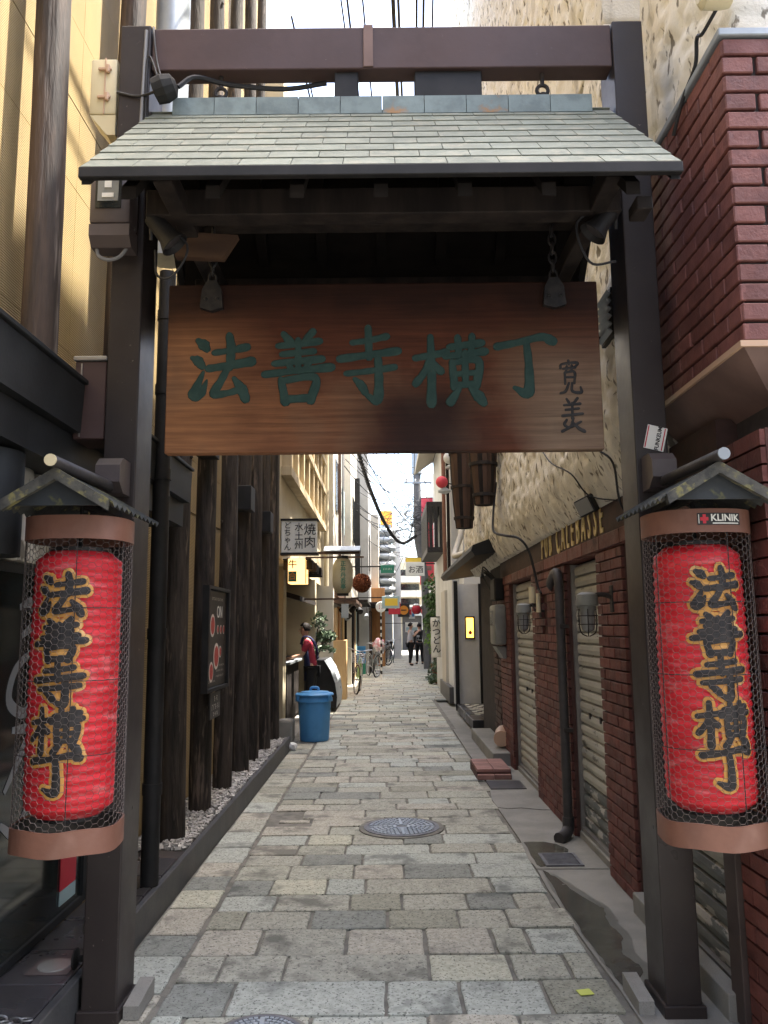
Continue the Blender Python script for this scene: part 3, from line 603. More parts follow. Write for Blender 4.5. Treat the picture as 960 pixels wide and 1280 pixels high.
# menu board on the log posts
mbd = thing('menu_board', 'black framed menu board with red dish photos hanging on the log posts', 'menu board', (-1.28, 6.15, 1.05))
m = MB(); m.bx(-1.305, -1.285, 5.82, 6.53, 1.08, 1.79); m.build('panel', 'ink', mbd)
m = MB(); [m.bx(*a) for a in ((-1.31, -1.262, 5.78, 5.815, 1.05, 1.82), (-1.31, -1.262, 6.535, 6.57, 1.05, 1.82), (-1.31, -1.262, 5.815, 6.535, 1.795, 1.82), (-1.31, -1.262, 5.815, 6.535, 1.05, 1.075))]; m.build('frame', 'black_steel', mbd)
def print_row(fn, half, h, n, seed):
    """a row of illegible print: small uneven upright and level dashes"""
    q = random.Random(seed); mb = MB(); w = 2 * half / n
    for i in range(n):
        c = -half + (i + .5) * w
        for k in range(3):
            a, b_ = q.uniform(-.32, .1) * w + c, q.uniform(.05, .36) * w; z = (k - 1) * h * .36 + q.uniform(-.05, .05) * h; t = h * .11
            mb.add([fn(a, z - t, .0015), fn(a + b_, z - t, .0015), fn(a + b_, z + t, .0015), fn(a, z + t, .0015)], [(0, 1, 2, 3)])
        a = c + q.uniform(-.2, .2) * w; mb.add([fn(a - w * .05, -h * .5, .0019), fn(a + w * .05, -h * .5, .0019), fn(a + w * .05, h * .5, .0019), fn(a - w * .05, h * .5, .0019)], [(0, 1, 2, 3)])
    return mb
MF = lambda cy, cz: (lambda u, v, w: (-1.2845 + w, cy + u, cz + v))
def disc(mb, fn, r, n=20, h=.002, sx=1.0):
    mb.add([fn(0, 0, h)] + [fn(math.cos(2 * math.pi * i / n) * r * sx, math.sin(2 * math.pi * i / n) * r, h) for i in range(n)], [(0, i + 1, (i + 1) % n + 1) for i in range(n)])
for (cy, cz, r) in ((6.01, 1.53, .085), (6.16, 1.30, .10), (5.99, 1.19, .075), (6.2, 1.50, .035), (6.31, 1.50, .035), (6.42, 1.50, .035), (6.3, 1.33, .045)):
    q = MB(); disc(q, MF(cy, cz), r, 20, .0015); pl = q.build('plate_print', 'sign_white', mbd)
    q = MB(); disc(q, MF(cy, cz), r * .78, 14, .003); q.build('food_print', 'photo_red', pl)
text_mb('ON', .13, MF(6.26, 1.63), .002, .0).build('lettering', 'sign_white', mbd)
print_row(MF(6.18, 1.73), .20, .022, 9, 1).build('small_print', 'sign_white', mbd)
for cz, cy in ((1.15, 6.3), (1.19, 6.3), (1.23, 6.32), (1.12, 6.0)): print_row(MF(cy, cz), .14, .014, 8, int(cz * 100)).build('small_print', 'sign_white', mbd)
ns = thing('hours_plate', 'small grey plate with white characters under the menu board', 'sign', (-1.29, 6.2, .85))
m = MB(); m.bx(-1.305, -1.295, 6.04, 6.40, .84, 1.03); m.build('panel', 'pipe_grey', ns)
NF = lambda cz: (lambda u, v, w: (-1.294 + w, 6.22 + u, cz + v))
print_row(NF(.985), .07, .04, 2, 3).build('small_print', 'sign_white', ns); print_row(NF(.925), .15, .04, 5, 4).build('small_print', 'sign_white', ns); print_row(NF(.872), .10, .03, 3, 5).build('small_print', 'sign_white', ns)

# ================================================================== RIGHT: THE PUB
PUB = thing('shuttered_pub', 'dark red brick pub with roller shutters below a rough cream plaster wall', 'building', (1.5, 6, 0))
m = MB(); m.bx(1.46, 6, 2.78, 12.25, 0, 2.32); m.bx(1.46, 6, 2.86, 12.2, 2.32, 11.6); m.build('core_wall', 'mortar_dark', PUB)
def wavy(yy, z):
    b_ = 0.0
    if z < 2.62: b_ += .16 * ((2.62 - z) / .4) ** 2        # plaster rolls back under at its lower edge
    return b_ + .02 * math.sin(yy * 1.3)
rough_panel(1.19, 3.76, 11.9, 2.24, 4.6, .022, .036, 'plaster_wall', 'stucco_cream', PUB, 2, face=-1, wav=wavy, thick=.30)
rough_panel(1.19, 3.76, 11.9, 4.6, 11.7, .04, .04, 'plaster_wall', 'stucco_cream', PUB, 8, face=-1, wav=wavy, thick=.30)
rough_panel(1.36, 2.79, 3.80, 3.68, 11.7, .024, .036, 'plaster_wall', 'stucco_cream', PUB, 12, face=-1, thick=.20)
_fp = rough_panel(0, 0, 2.2, 3.68, 9.0, .03, .05, 'plaster_wall', 'stucco_cream', PUB, 15, face=-1, thick=.10)
for _v in _fp.data.vertices: _w = _v.co + ORG[PUB.name]; _v.co = Vector((1.37 + _w.y, 2.80 + _w.x, _w.z)) - ORG[PUB.name]
_fp.data.flip_normals()
# brick piers: backing plus single tiles
BH, BL = .0655, .225
tile_f = chamfer_mesh('brick', (.022, BL - .008, BH - .009), .003, 'brick_red')
tile_h = chamfer_mesh('brick', (.022, BL / 2 - .008, BH - .009), .003, 'brick_red')
rest = MB(); nbr = 0
def pier(y0, y1, z0, z1, x=1.37, hide=None):
    global nbr
    m = MB(); m.bx(x, 1.46, y0, y1, z0, z1); w = m.build('pier', 'mortar_red', PUB)
    nr = int((z1 - z0) / BH + .3); bh = (z1 - z0) / nr
    for i in range(nr):
        y = y0; k = 0; first = i % 2
        while y < y1 - .02:
            L_ = BL / 2 if (k == 0 and first) else BL
            L_ = min(L_, y1 - y); k += 1
            zc = z0 + (i + .5) * bh; yc = y + L_ / 2; y += L_
            if hide and hide(yc, zc): continue
            if nbr < 300 and y0 < 6.6 and (abs(L_ - BL) < .01 or abs(L_ - BL / 2) < .01):
                piece('brick', tile_f if L_ > BL * .75 else tile_h, w, (x - .009 + lrnd.uniform(-.002, .002), yc, zc), (lrnd.uniform(-.008, .008), 0, lrnd.uniform(-.006, .006))); nbr += 1
            else: rest.box((x - .009, yc, zc), (.022, L_ - .008, bh - .009))
    return w
pier(4.56, 5.12, 0, 1.96)
pier(6.03, 7.40, 0, 1.96, hide=lambda y, z: 6.62 < y < 6.88 and 1.42 < z < 1.78)
pier(2.80, 3.22, 0, 2.2)
pier(8.74, 9.5, 0, 1.96)
rest.build('brick', 'brick_red', PUB, kind='stuff')
m = MB(); m.bx(1.375, 1.40, 6.63, 6.87, 1.43, 1.77); m.build('niche', 'ink', PUB)
# side returns of the piers and the lintel band
m = MB(); m.bx(1.355, 1.47, 3.22, 9.5, 1.963, 2.06); band = m.build('lintel_band', 'brick_red', PUB)
m = MB(); m.bx(1.372, 1.47, 3.22, 9.5, 2.06, 2.34); m.build('fascia_board', 'brick_dark', PUB)
bt = chamfer_mesh('brick', (.02, .43, .085), .003, 'brick_red')
for i in range(14): piece('brick', bt, band, (1.35, 3.44 + i * .44, 2.012))
# roller shutters
def shutter(y0, y1, label, worn=3):
    t = thing('roller_shutter', label, 'shutter', (1.43, (y0 + y1) / 2, .05), 'roller shutters of the pub')
    n = 23; h = (1.95 - .08) / n; L_ = y1 - y0 - .05
    q = MB(); q.prism([(1.445, -h / 2 + .001), (1.424, -h / 2 + .003), (1.419, -h * .1), (1.424, h / 2 - .017), (1.443, h / 2 - .010), (1.445, h / 2)], 1, -L_ / 2, L_ / 2)
    def mk(mat):
        me = bpy.data.meshes.new('slat'); me.from_pydata(q.v, [], q.f); me.update(); me.materials.append(MATS[mat])
        for v in me.vertices: v.co.x -= 1.43
        bm = bmesh.new(); bm.from_mesh(me); bmesh.ops.recalc_face_normals(bm, faces=bm.faces[:]); bm.to_mesh(me); bm.free(); return me
    a, b_ = mk('shutter'), mk('shutter_worn')
    for i in range(n): piece('slat', b_ if i < worn else a, t, (1.43, (y0 + y1) / 2, .08 + (i + .5) * h))
    for yy in (y0 + .012, y1 - .012): m = MB(); m.bx(1.395, 1.45, yy - .014, yy + .014, .0, 1.955); m.build('guide_rail', 'alu', t)
    m = MB(); m.bx(1.40, 1.455, y0 + .026, y1 - .026, .05, .079); m.build('bottom_bar', 'alu', t)
    m = MB(); m.bx(1.385, 1.46, y0, y1, -.02, .048, .004); m.build('sill', 'concrete', t)
    for dy in (-.14, .14): m = MB(); m.bx(1.415, 1.43, (y0 + y1) / 2 + dy - .014, (y0 + y1) / 2 + dy + .014, .86, .90); m.build('lock', 'ink', t)
shutter(3.34, 4.55, 'nearest roller shutter with peeling dark paint, partly behind the right gate post', 5)
shutter(5.13, 6.02, 'roller shutter with rusty lower slats between the brick pier and the drainpipe', 4)
shutter(7.41, 8.73, 'farthest roller shutter of the pub, beside the grey meter box', 0)
m = MB(); m.bx(1.33, 1.45, 3.225, 3.335, 0, 2.1, .003); m.build('door_jamb', 'jamb', PUB)
m = MB(); m.bx(1.30, 1.37, 3.3, 4.5, -.02, .10, .006); m.build('threshold', 'concrete', PUB)
m = MB(); m.lathe([(.012, 0), (.012, .05), (.03, .055), (.03, .065)], (0, 0, 0), 10); m.box((.0, .03, .05), (.02, .07, .015)); m.v = [Matrix.Rotation(R(-90), 3, 'Y') @ p + Vector((1.32, 3.66, .22)) for p in m.v]
tag(m.build('water_tap', 'old_iron', org=(1.3, 3.66, .2)), 'small black tap low on the wall just right of the right gate post', 'tap')
# lettering
ls = thing('pub_lettering', 'tarnished brass letters reading PUB CALEBASSE over the shutters', 'lettering', (1.36, 6, 2.1))
def LF(cy, cz): return lambda u, v, w: (1.371 - w, cy - u, cz + v * 1.9)
xx = 6.98
for wch, sz in (('P', .15), ('U', .15), ('B', .15), (' ', .1), ('C', .175), ('A', .15), ('L', .15), ('E', .15), ('B', .15), ('A', .15), ('S', .15), ('S', .15), ('E', .15)):
    adv = {'P': .16, 'U': .17, 'B': .17, ' ': .12, 'C': .19, 'A': .165, 'L': .15, 'E': .15, 'S': .15}[wch]
    if wch != ' ':
        text_mb(wch, sz * 1.12, LF(xx - adv / 2, 2.175), .008, .0008).build('letter', 'gold_letter', ls)
    xx -= adv
# wall lamps in wire guards
def bulkhead(y, z, label):
    t = thing('caged_wall_lamp', label, 'wall lamp', (1.36, y, z), 'caged lamps on the pub piers')
    c = Vector((1.20, y, z))
    m = MB(); m.box((1.352, y, z + .06), (.02, .06, .16), None, .006); m.build('wall_plate', 'old_iron', t)
    m = MB(); m.tube(smooth_path([(1.35, y, z + .07), (1.29, y, z + .085), (1.22, y, z + .075)], 5), .014, 8); m.build('arm', 'old_iron', t, smooth=True)
    m = MB(); m.lathe([(.03, .10), (.06, .085), (.066, .05), (.066, .02), (.052, .016), (.052, -.01)], c, 20); m.build('cap', 'grey_plastic', t, smooth=True)
    m = MB(); m.lathe([(.042, .0), (.044, -.07), (.036, -.12), (.008, -.14)], c, 16); m.build('glass', 'lens', t, smooth=True)
    m = MB()
    for i in range(6):
        a = i * math.pi / 3 + .3; m.tube(smooth_path([c + Vector((math.cos(a) * r, math.sin(a) * r, h)) for r, h in ((.056, .0), (.058, -.09), (.045, -.14), (.008, -.16))], 4), .0035, 5)
    for h in (-.04, -.09): m.torus(c + Vector((0, 0, h)), .057, .003, 'z', 18, 5)
    m.build('wire_guard', 'old_iron', t)
bulkhead(4.78, 1.60, 'caged wall lamp on the pier between the two nearer shutters')
bulkhead(6.98, 1.60, 'caged wall lamp beside the niche, left of the drainpipe')
lb = thing('cream_wall_light', 'small cream tubular light fixed at the top of the drainpipe pier', 'wall light', (1.3, 6.9, 1.75))
m = MB(); m.cyl((1.27, 6.93, 1.70), (1.27, 6.93, 1.84), .03, 12); m.build('shade', 'cream_plastic', lb, smooth=True)
m = MB(); m.cyl((1.31, 6.87, 1.62), (1.31, 6.87, 1.78), .02, 12); m.build('tube', 'cream_plastic', lb, smooth=True)
m = MB(); m.tube([(1.27, 6.93, 1.70), (1.28, 6.9, 1.64), (1.36, 6.87, 1.63)], .01, 6); m.build('arm', 'old_iron', lb)
pi = thing('drainpipe', 'dark drainpipe bending out of the pier and running down to the gutter', 'pipe', (1.31, 6.0, 0))
m = MB(); m.tube(smooth_path([(1.38, 6.55, 1.80), (1.33, 6.45, 1.84), (1.31, 6.2, 1.90), (1.305, 6.06, 1.90), (1.305, 6.02, 1.82)], 4) + [Vector((1.305, 6.02, .12))], .034, 12); m.build('pipe', 'pipe_grey', pi, smooth=True)
m = MB(); m.tube(smooth_path([(1.305, 6.02, .14), (1.30, 6.01, .06), (1.25, 5.92, .035), (1.2, 5.86, .03)], 4), .042, 10); m.build('outlet', 'pipe_grey', pi, smooth=True)
for z in (.75, 1.5): m = MB(); m.box((1.325, 6.02, z), (.07, .085, .03), None, .004); m.build('bracket', 'old_iron', pi)
fl = thing('flood_light', 'small square grey floodlight under the plaster overhang', 'floodlight', (1.3, 4.85, 2.22))
m = MB(); m.box((1.25, 4.88, 2.235), (.05, .13, .11), Matrix.Rotation(R(-25), 3, 'Y') @ Matrix.Rotation(R(35), 3, 'Z'), .008); m.build('housing', 'black_steel', fl)
m = MB(); m.box((1.225, 4.856, 2.224), (.006, .11, .09), Matrix.Rotation(R(-25), 3, 'Y') @ Matrix.Rotation(R(35), 3, 'Z')); m.build('glass', 'lens', fl)
m = MB(); m.tube([(1.25, 4.9, 2.28), (1.3, 4.9, 2.32), (1.37, 4.9, 2.30)], .012, 6); m.build('bracket', 'old_iron', fl)
vt = thing('louvre_vent', 'dark louvred vent set in the cream plaster beside the right post', 'vent', (1.17, 3.95, 3.05))
m = MB(); m.bx(1.15, 1.25, 3.83, 4.03, 2.94, 3.19); m.build('frame', 'black_steel', vt)
for i in range(6): m = MB(); m.box((1.142, 3.93, 2.965 + i * .04), (.03, .2, .006), Matrix.Rotation(R(35), 3, 'Y')); m.build('louvre', 'galv', vt)
for pts, lab, rr in (([(1.14, 4.02, 3.0), (1.11, 4.1, 2.85), (1.11, 4.15, 2.6), (1.10, 4.05, 2.42), (1.14, 3.9, 2.3), (1.2, 4.0, 2.1), (1.34, 4.1, 2.0)], 'thin black cable hanging in a curve down the cream plaster below the vent', .006),
                    ([(1.13, 5.6, 2.75), (1.09, 5.1, 2.55), (1.12, 4.7, 2.40), (1.22, 4.7, 2.27), (1.36, 4.6, 2.22)], 'thin black cable slanting across the plaster to the floodlight', .005),
                    ([(1.14, 8.0, 2.95), (1.09, 7.9, 2.62), (1.06, 7.7, 2.42), (1.1, 7.3, 2.33), (1.2, 7.1, 2.28), (1.28, 7.05, 2.15), (1.33, 6.98, 1.85), (1.34, 6.9, 1.78)], 'thick black cable draped from the barrel planter along the plaster edge', .012)):
    q = MB(); q.tube(smooth_path(pts, 6), rr, 6); tag(q.build('cable', 'cable', org=pts[0], smooth=True), lab, 'cable')
# brick bay at the upper right with a hopper-shaped metal underside
BAY = thing('brick_bay', 'large red brick bay with pale top edge at the upper right', 'building', (1.6, 2.9, 2.5))
bx0, by0, bz0, bz1 = 1.31, 2.76, 2.50, 3.70
m = MB(); m.bx(bx0, 4, by0, 3.72, bz0, bz1); m.build('core_wall', 'mortar_dark', BAY)
bb = chamfer_mesh('brick', (.024, .228, .064), .004, 'bay_brick'); bbh = chamfer_mesh('brick', (.024, .108, .064), .004, 'bay_brick')
bf = chamfer_mesh('brick', (.228, .024, .064), .004, 'bay_brick'); bfh = chamfer_mesh('brick', (.108, .024, .064), .004, 'bay_brick')
nr = 16; bh = (bz1 - bz0) / nr
for i in range(nr):
    z = bz0 + (i + .5) * bh
    if i % 2:
        piece('brick', bbh, BAY, (bx0 - .006, by0 + .042, z)); ys = [by0 + .1 + .12 + k * .24 for k in range(4)]; xs = [bx0 + .10 + k * .24 for k in range(5)]
    else: ys = [by0 - .018 + .114 + k * .24 for k in range(4)]; xs = [bx0 + .225 + k * .24 for k in range(5)]; piece('brick', bfh, BAY, (bx0 + .042, by0 - .006, z))
    for yy in ys: piece('brick', bb, BAY, (bx0 - .006 + lrnd.uniform(-.002, .002), yy, z), (lrnd.uniform(-.006, .006), 0, 0))
    for x_ in xs: piece('brick', bf, BAY, (x_, by0 - .006 + lrnd.uniform(-.002, .002), z), (0, lrnd.uniform(-.006, .006), 0))
m = MB(); m.bx(bx0 - .03, 4, by0 - .03, 3.74, bz1 + .003, bz1 + .035, .004); m.build('coping', 'galv', BAY)
HO = thing('metal_hood', 'pale brown sheet metal hood flaring out under the brick bay', 'hood', (1.5, 2.9, 2.4))
a = [(bx0 - .035, by0 - .035, 2.492), (3.5, by0 - .035, 2.492), (3.5, 3.74, 2.492), (bx0 - .035, 3.74, 2.492)]; c = [(bx0 + .17, by0 + .16, 2.30), (3.5, by0 + .16, 2.30), (3.5, 3.74, 2.30), (bx0 + .17, 3.74, 2.30)]
m = MB(); m.add(a + c, [(0, 1, 5, 4), (3, 0, 4, 7), (4, 5, 6, 7), (0, 1, 2, 3)]); m.build('skirt', 'hood_paint', HO)
m = MB(); m.bx(bx0 - .042, 3.5, by0 - .042, by0 - .03, 2.475, 2.497); m.bx(bx0 - .042, bx0 - .03, by0 - .03, 3.74, 2.475, 2.497); m.build('drip_edge', 'copper_pale', HO)
cb_ = MB()
for k in range(3):
    cb_.tube(smooth_path([(1.5 + .02 * k, 2.93, 2.30), (1.44, 2.93 - .02 * k, 2.2), (1.42 - .02 * k, 2.9, 2.05), (1.44 + .03 * k, 2.86, 1.98 - .03 * k), (1.54, 2.84, 2.0), (1.7, 2.82, 2.05)], 6), .011, 6)
tag(cb_.build('cable_bundle', 'cable', org=(1.5, 2.9, 2.1), smooth=True), 'tangle of black cables looping under the metal hood at the right edge', 'cables')
m = MB(); m.bx(1.46, 4, 2.74, 2.80, 0, 2.31); m.build('side_wall', 'brick_dark', PUB)
sv = MB(); 
for i in range(30):
    for k in range(6): sv.box((1.40 + .12 + k * .235 + (.11 if i % 2 else 0), 2.735, .05 + i * .075), (.225, .02, .066))
sv.build('brick', 'brick_red', PUB, kind='stuff')
m = MB(); m.lathe([(.045, 0), (.05, .03), (.05, .10), (.03, .12)], (0, 0, 0), 18); m.v = [Matrix.Rotation(R(-90), 3, 'Y') @ p + Vector((1.33, 2.72, 3.86)) for p in m.v]
wl = thing('round_wall_lamp', 'round cream lamp on the plaster at the upper right corner', 'lamp', (1.3, 2.72, 3.86)); m.build('body', 'cream_plastic', wl, smooth=True)
m = MB(); m.tube(smooth_path([(1.29, 2.74, 3.83), (1.27, 2.84, 3.80), (1.28, 2.92, 3.84), (1.30, 3.0, 3.78), (1.28, 3.1, 3.70), (1.27, 3.2, 3.60)], 6), .008, 6); m.build('cable', 'cable', wl)

# ================================================================== THE GATE
GATE = thing('wooden_gate', 'brown steel gate spanning the alley with a small hanging shingled roof', 'gate', (0, 3.44, 0))
for s in (-1, 1):
    x0, x1 = (-1.195, -1.055) if s < 0 else (1.075, 1.215)
    m = MB(); m.bx(x0, x1, 3.34, 3.56, -.01, 4.272, .006); m.build('post', 'brown_paint' if False else 'post_paint', GATE)
    m = MB(); m.bx(x0 - .012, x1 + .012, 3.325, 3.575, -.012, .045, .004); m.build('base_plate', 'post_paint', GATE)
    m = MB(); xi = x1 + .02 if s < 0 else x0 - .10; m.prism([(3.36, 0), (3.36, .05), (3.58, .07), (3.58, 0)], 0, xi, xi + .06); m.build('base_block', 'concrete', GATE)
m = MB(); m.bx(-1.052, 1.072, 3.352, 3.452, 4.05, 4.262, .006); m.build('crossbeam', 'brown_paint', GATE)
m = MB(); m.bx(-.075, -.030, 3.343, 3.351, 4.055, 4.268, .002); m.build('clip', 'hood_paint', GATE)
for a, b_ in ((-.21, -.10), (.16, .47)): m = MB(); m.bx(a, b_, 3.37, 3.44, 3.9, 4.049, .004); m.build('roof_hanger', 'black_steel', GATE)
for x in (-.74, .755):
    m = MB(); m.cyl((x, 3.40, 4.05), (x, 3.40, 3.99), .01, 8); m.torus((x, 3.40, 3.965), .026, .009, 'y', 18, 8); m.lathe([(.02, 0), (.02, .02)], (x, 3.40, 3.925), 10); m.build('eye_bolt', 'old_iron', GATE, smooth=True)
# roof: two 45 degree slopes with single shingles
RZ, RY, EZ, EY = 3.865, 3.41, 3.12, 2.63
roof = MB(); th = .03
roof.prism([(EY, EZ - .012), (RY, RZ - .012), (2 * RY - EY, EZ - .012), (2 * RY - EY, EZ - .045), (RY, RZ - .055), (EY, EZ - .045)], 0, -1.055, 1.055)
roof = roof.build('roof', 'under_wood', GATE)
sl = math.hypot(RY - EY, RZ - EZ); ang = math.atan2(RZ - EZ, RY - EY); NR = 9; rh = sl / NR; WID = .186
def shingle_mesh(w):
    q = MB(); q.add([(-w / 2, -rh / 2 - .004, .0), (w / 2, -rh / 2 - .004, .0), (w / 2, rh / 2 + .012, -.006), (-w / 2, rh / 2 + .012, -.006), (-w / 2, -rh / 2 - .004, .006), (w / 2, -rh / 2 - .004, .006), (w / 2, rh / 2 + .012, .001), (-w / 2, rh / 2 + .012, .001)],
        [(0, 3, 2, 1), (4, 5, 6, 7), (0, 1, 5, 4), (1, 2, 6, 5), (2, 3, 7, 6), (3, 0, 4, 7)])
    me = bpy.data.meshes.new('shingle'); me.from_pydata(q.v, [], q.f); me.update(); me.materials.append(MATS['shingle']); return me
SH = {}; srn = random.Random(21)
for side in (1, -1):
    for i in range(NR):
        t = (i + .5) / NR; yy = EY + (RY - EY) * t; zz = EZ + (RZ - EZ) * t
        if side < 0: yy = 2 * RY - yy
        x = -1.065; off = .093 if i % 2 else .0
        edges = [x]; x += WID - off
        while x < 1.04: edges.append(x); x += WID
        edges.append(1.065)
        for a, b_ in zip(edges[:-1], edges[1:]):
            w = round(b_ - a - .003, 3)
            if w not in SH: SH[w] = shingle_mesh(w)
            piece('shingle', SH[w], roof, ((a + b_) / 2, yy, zz + .004 + srn.uniform(0, .001)), (ang + srn.uniform(-.003, .003), srn.uniform(-.002, .002), srn.uniform(-.003, .003)) if side > 0 else (ang, 0, math.pi))
for k in range(10):
    a = -.955 + k * .193; m = MB(); m.prism([(RY - .045, RZ - .03), (RY - .042, RZ + .058), (RY, RZ + .068), (RY + .042, RZ + .058), (RY + .045, RZ - .03)], 0, a + .0015, a + .1915); m.build('ridge_tile', 'verdigris', roof)
for yy in (EY, 2 * RY - EY):
    m = MB(); s = -1 if yy < RY else 1; m.bx(-1.062, 1.062, yy + s * .012 - .014, yy + s * .012 + .014, EZ - .046, EZ - .006, .003); m.build('fascia', 'black_steel', roof)
for x in (-.90, -.6, -.3, 0, .3, .6, .90):
    for s in (1, -1):
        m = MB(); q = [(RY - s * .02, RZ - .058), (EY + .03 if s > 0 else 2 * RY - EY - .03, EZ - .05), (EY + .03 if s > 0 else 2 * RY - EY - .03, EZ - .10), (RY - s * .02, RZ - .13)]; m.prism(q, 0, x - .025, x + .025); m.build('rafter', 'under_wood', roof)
for x in (-1.042, 1.042):
    for s in (1, -1):
        m = MB(); e = EY if s > 0 else 2 * RY - EY; m.prism([(RY, RZ - .015), (e, EZ - .015), (e, EZ - .06), (RY, RZ - .07)], 0, x - .016, x + .016); m.build('bargeboard', 'black_steel', roof)
for yy, z in ((3.0, 3.18), (3.82, 3.18)): m = MB(); m.bx(-.93, .95, yy - .045, yy + .045, z - .06, z + .05, .004); m.build('purlin', 'dark_wood', roof)
m = MB(); m.bx(-1.0, 1.0, 3.36, 3.46, 3.30, 3.42, .004); m.build('tie_beam', 'dark_wood', roof)
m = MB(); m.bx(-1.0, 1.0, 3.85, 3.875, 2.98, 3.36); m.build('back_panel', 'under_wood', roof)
for x in (-.80, .86):
    m = MB(); m.bx(x - .035, x + .035, 2.72, 3.95, 3.12, 3.2, .004); m.build('bearer', 'dark_wood', roof)
for x in (.96,): m = MB(); m.bx(x - .03, x + .03, 2.72, 2.82, 3.0, 3.05, .004); m.build('bracket_end', 'dark_wood', roof)
m = MB(); m.prism([(-.86, 3.04), (-.86, 3.15), (-.60, 3.13), (-.66, 3.03)], 1, 3.14, 3.18); m.build('corbel', 'bracket_wood', roof)

# ------------------------------------------------------------------ brush lettering
STROKES = {
 '法': [[(14, 92, 5), (22, 86, 9), (27, 80, 6)], [(5, 66, 4), (13, 62, 8), (20, 54, 6)], [(22, 44, 3), (14, 26, 6), (8, 10, 9), (20, 14, 7), (28, 32, 2)],
       [(40, 74, 5), (64, 77, 5), (90, 82, 7)], [(63, 99, 6), (66, 80, 7), (64, 52, 6)], [(31, 50, 6), (60, 54, 6), (98, 60, 8)], [(62, 52, 5), (50, 30, 6), (40, 12, 7), (62, 13, 5), (86, 20, 6)], [(72, 34, 4), (84, 18, 8), (90, 4, 7)]],
 '善': [[(28, 97, 5), (38, 86, 7)], [(72, 100, 6), (58, 85, 5)], [(20, 81, 5), (50, 83, 5), (82, 87, 6)], [(26, 69, 5), (74, 73, 5)], [(14, 56, 5), (86, 62, 6)], [(50, 88, 5), (50, 46, 5)], [(34, 56, 4), (40, 48, 5)], [(68, 58, 5), (60, 48, 4)],
       [(0, 41, 6), (50, 46, 5), (100, 50, 7)], [(24, 33, 5), (31, 3, 7)], [(26, 32, 5), (76, 36, 6), (70, 5, 7)], [(31, 6, 6), (70, 8, 6)]],
 '寺': [[(24, 82, 5), (52, 85, 5), (80, 90, 6)], [(50, 101, 6), (51, 62, 6)], [(4, 60, 7), (50, 65, 6), (98, 70, 7)], [(14, 40, 5), (50, 43, 5), (92, 48, 6)], [(66, 60, 6), (67, 28, 7), (64, 4, 8), (48, 10, 4)], [(28, 32, 4), (38, 24, 7), (44, 15, 6)]],
 '横': [[(0, 68, 5), (22, 72, 5), (44, 76, 6)], [(22, 99, 5), (23, 50, 6), (22, 0, 7)], [(22, 68, 5), (12, 46, 5), (0, 30, 6)], [(24, 62, 4), (36, 48, 6)], [(50, 84, 5), (96, 90, 6)], [(62, 98, 5), (63, 72, 5)], [(83, 100, 5), (81, 72, 5)], [(44, 70, 5), (72, 73, 5), (101, 77, 6)],
       [(53, 60, 5), (56, 24, 6)], [(53, 60, 4), (91, 63, 6), (88, 26, 6)], [(57, 43, 4), (88, 45, 4)], [(56, 26, 5), (89, 28, 5)], [(72, 74, 5), (72, 28, 5)], [(62, 20, 4), (50, 2, 7)], [(80, 20, 4), (90, 10, 8), (97, 0, 6)]],
 '丁': [[(4, 80, 7), (40, 86, 6), (80, 94, 7), (98, 88, 9)], [(54, 86, 6), (57, 46, 7), (54, 8, 9), (32, 16, 4)]],
 'sig_a': [[(48, 100, 5), (50, 90, 5)], [(12, 78, 5), (20, 90, 4), (86, 94, 5), (78, 82, 4)], [(24, 76, 4), (76, 80, 5)], [(40, 84, 4), (36, 68, 4)], [(62, 86, 4), (60, 68, 4)], [(30, 64, 4), (30, 30, 4)], [(30, 64, 4), (72, 66, 5), (70, 32, 4)], [(32, 50, 4), (70, 50, 4)], [(46, 32, 4), (30, 8, 5), (8, 2, 4)], [(60, 32, 4), (60, 8, 5), (98, 4, 6), (96, 20, 3)]],
 'sig_b': [[(30, 98, 4), (40, 86, 5)], [(74, 100, 5), (58, 86, 4)], [(18, 80, 4), (84, 84, 5)], [(24, 66, 4), (78, 70, 4)], [(52, 86, 4), (50, 40, 5)], [(10, 48, 5), (92, 54, 5)], [(26, 36, 4), (16, 22, 5), (40, 14, 4), (84, 30, 4)], [(54, 40, 4), (40, 16, 4), (6, 2, 5)], [(54, 26, 4), (76, 10, 6), (96, 2, 7)]],
}
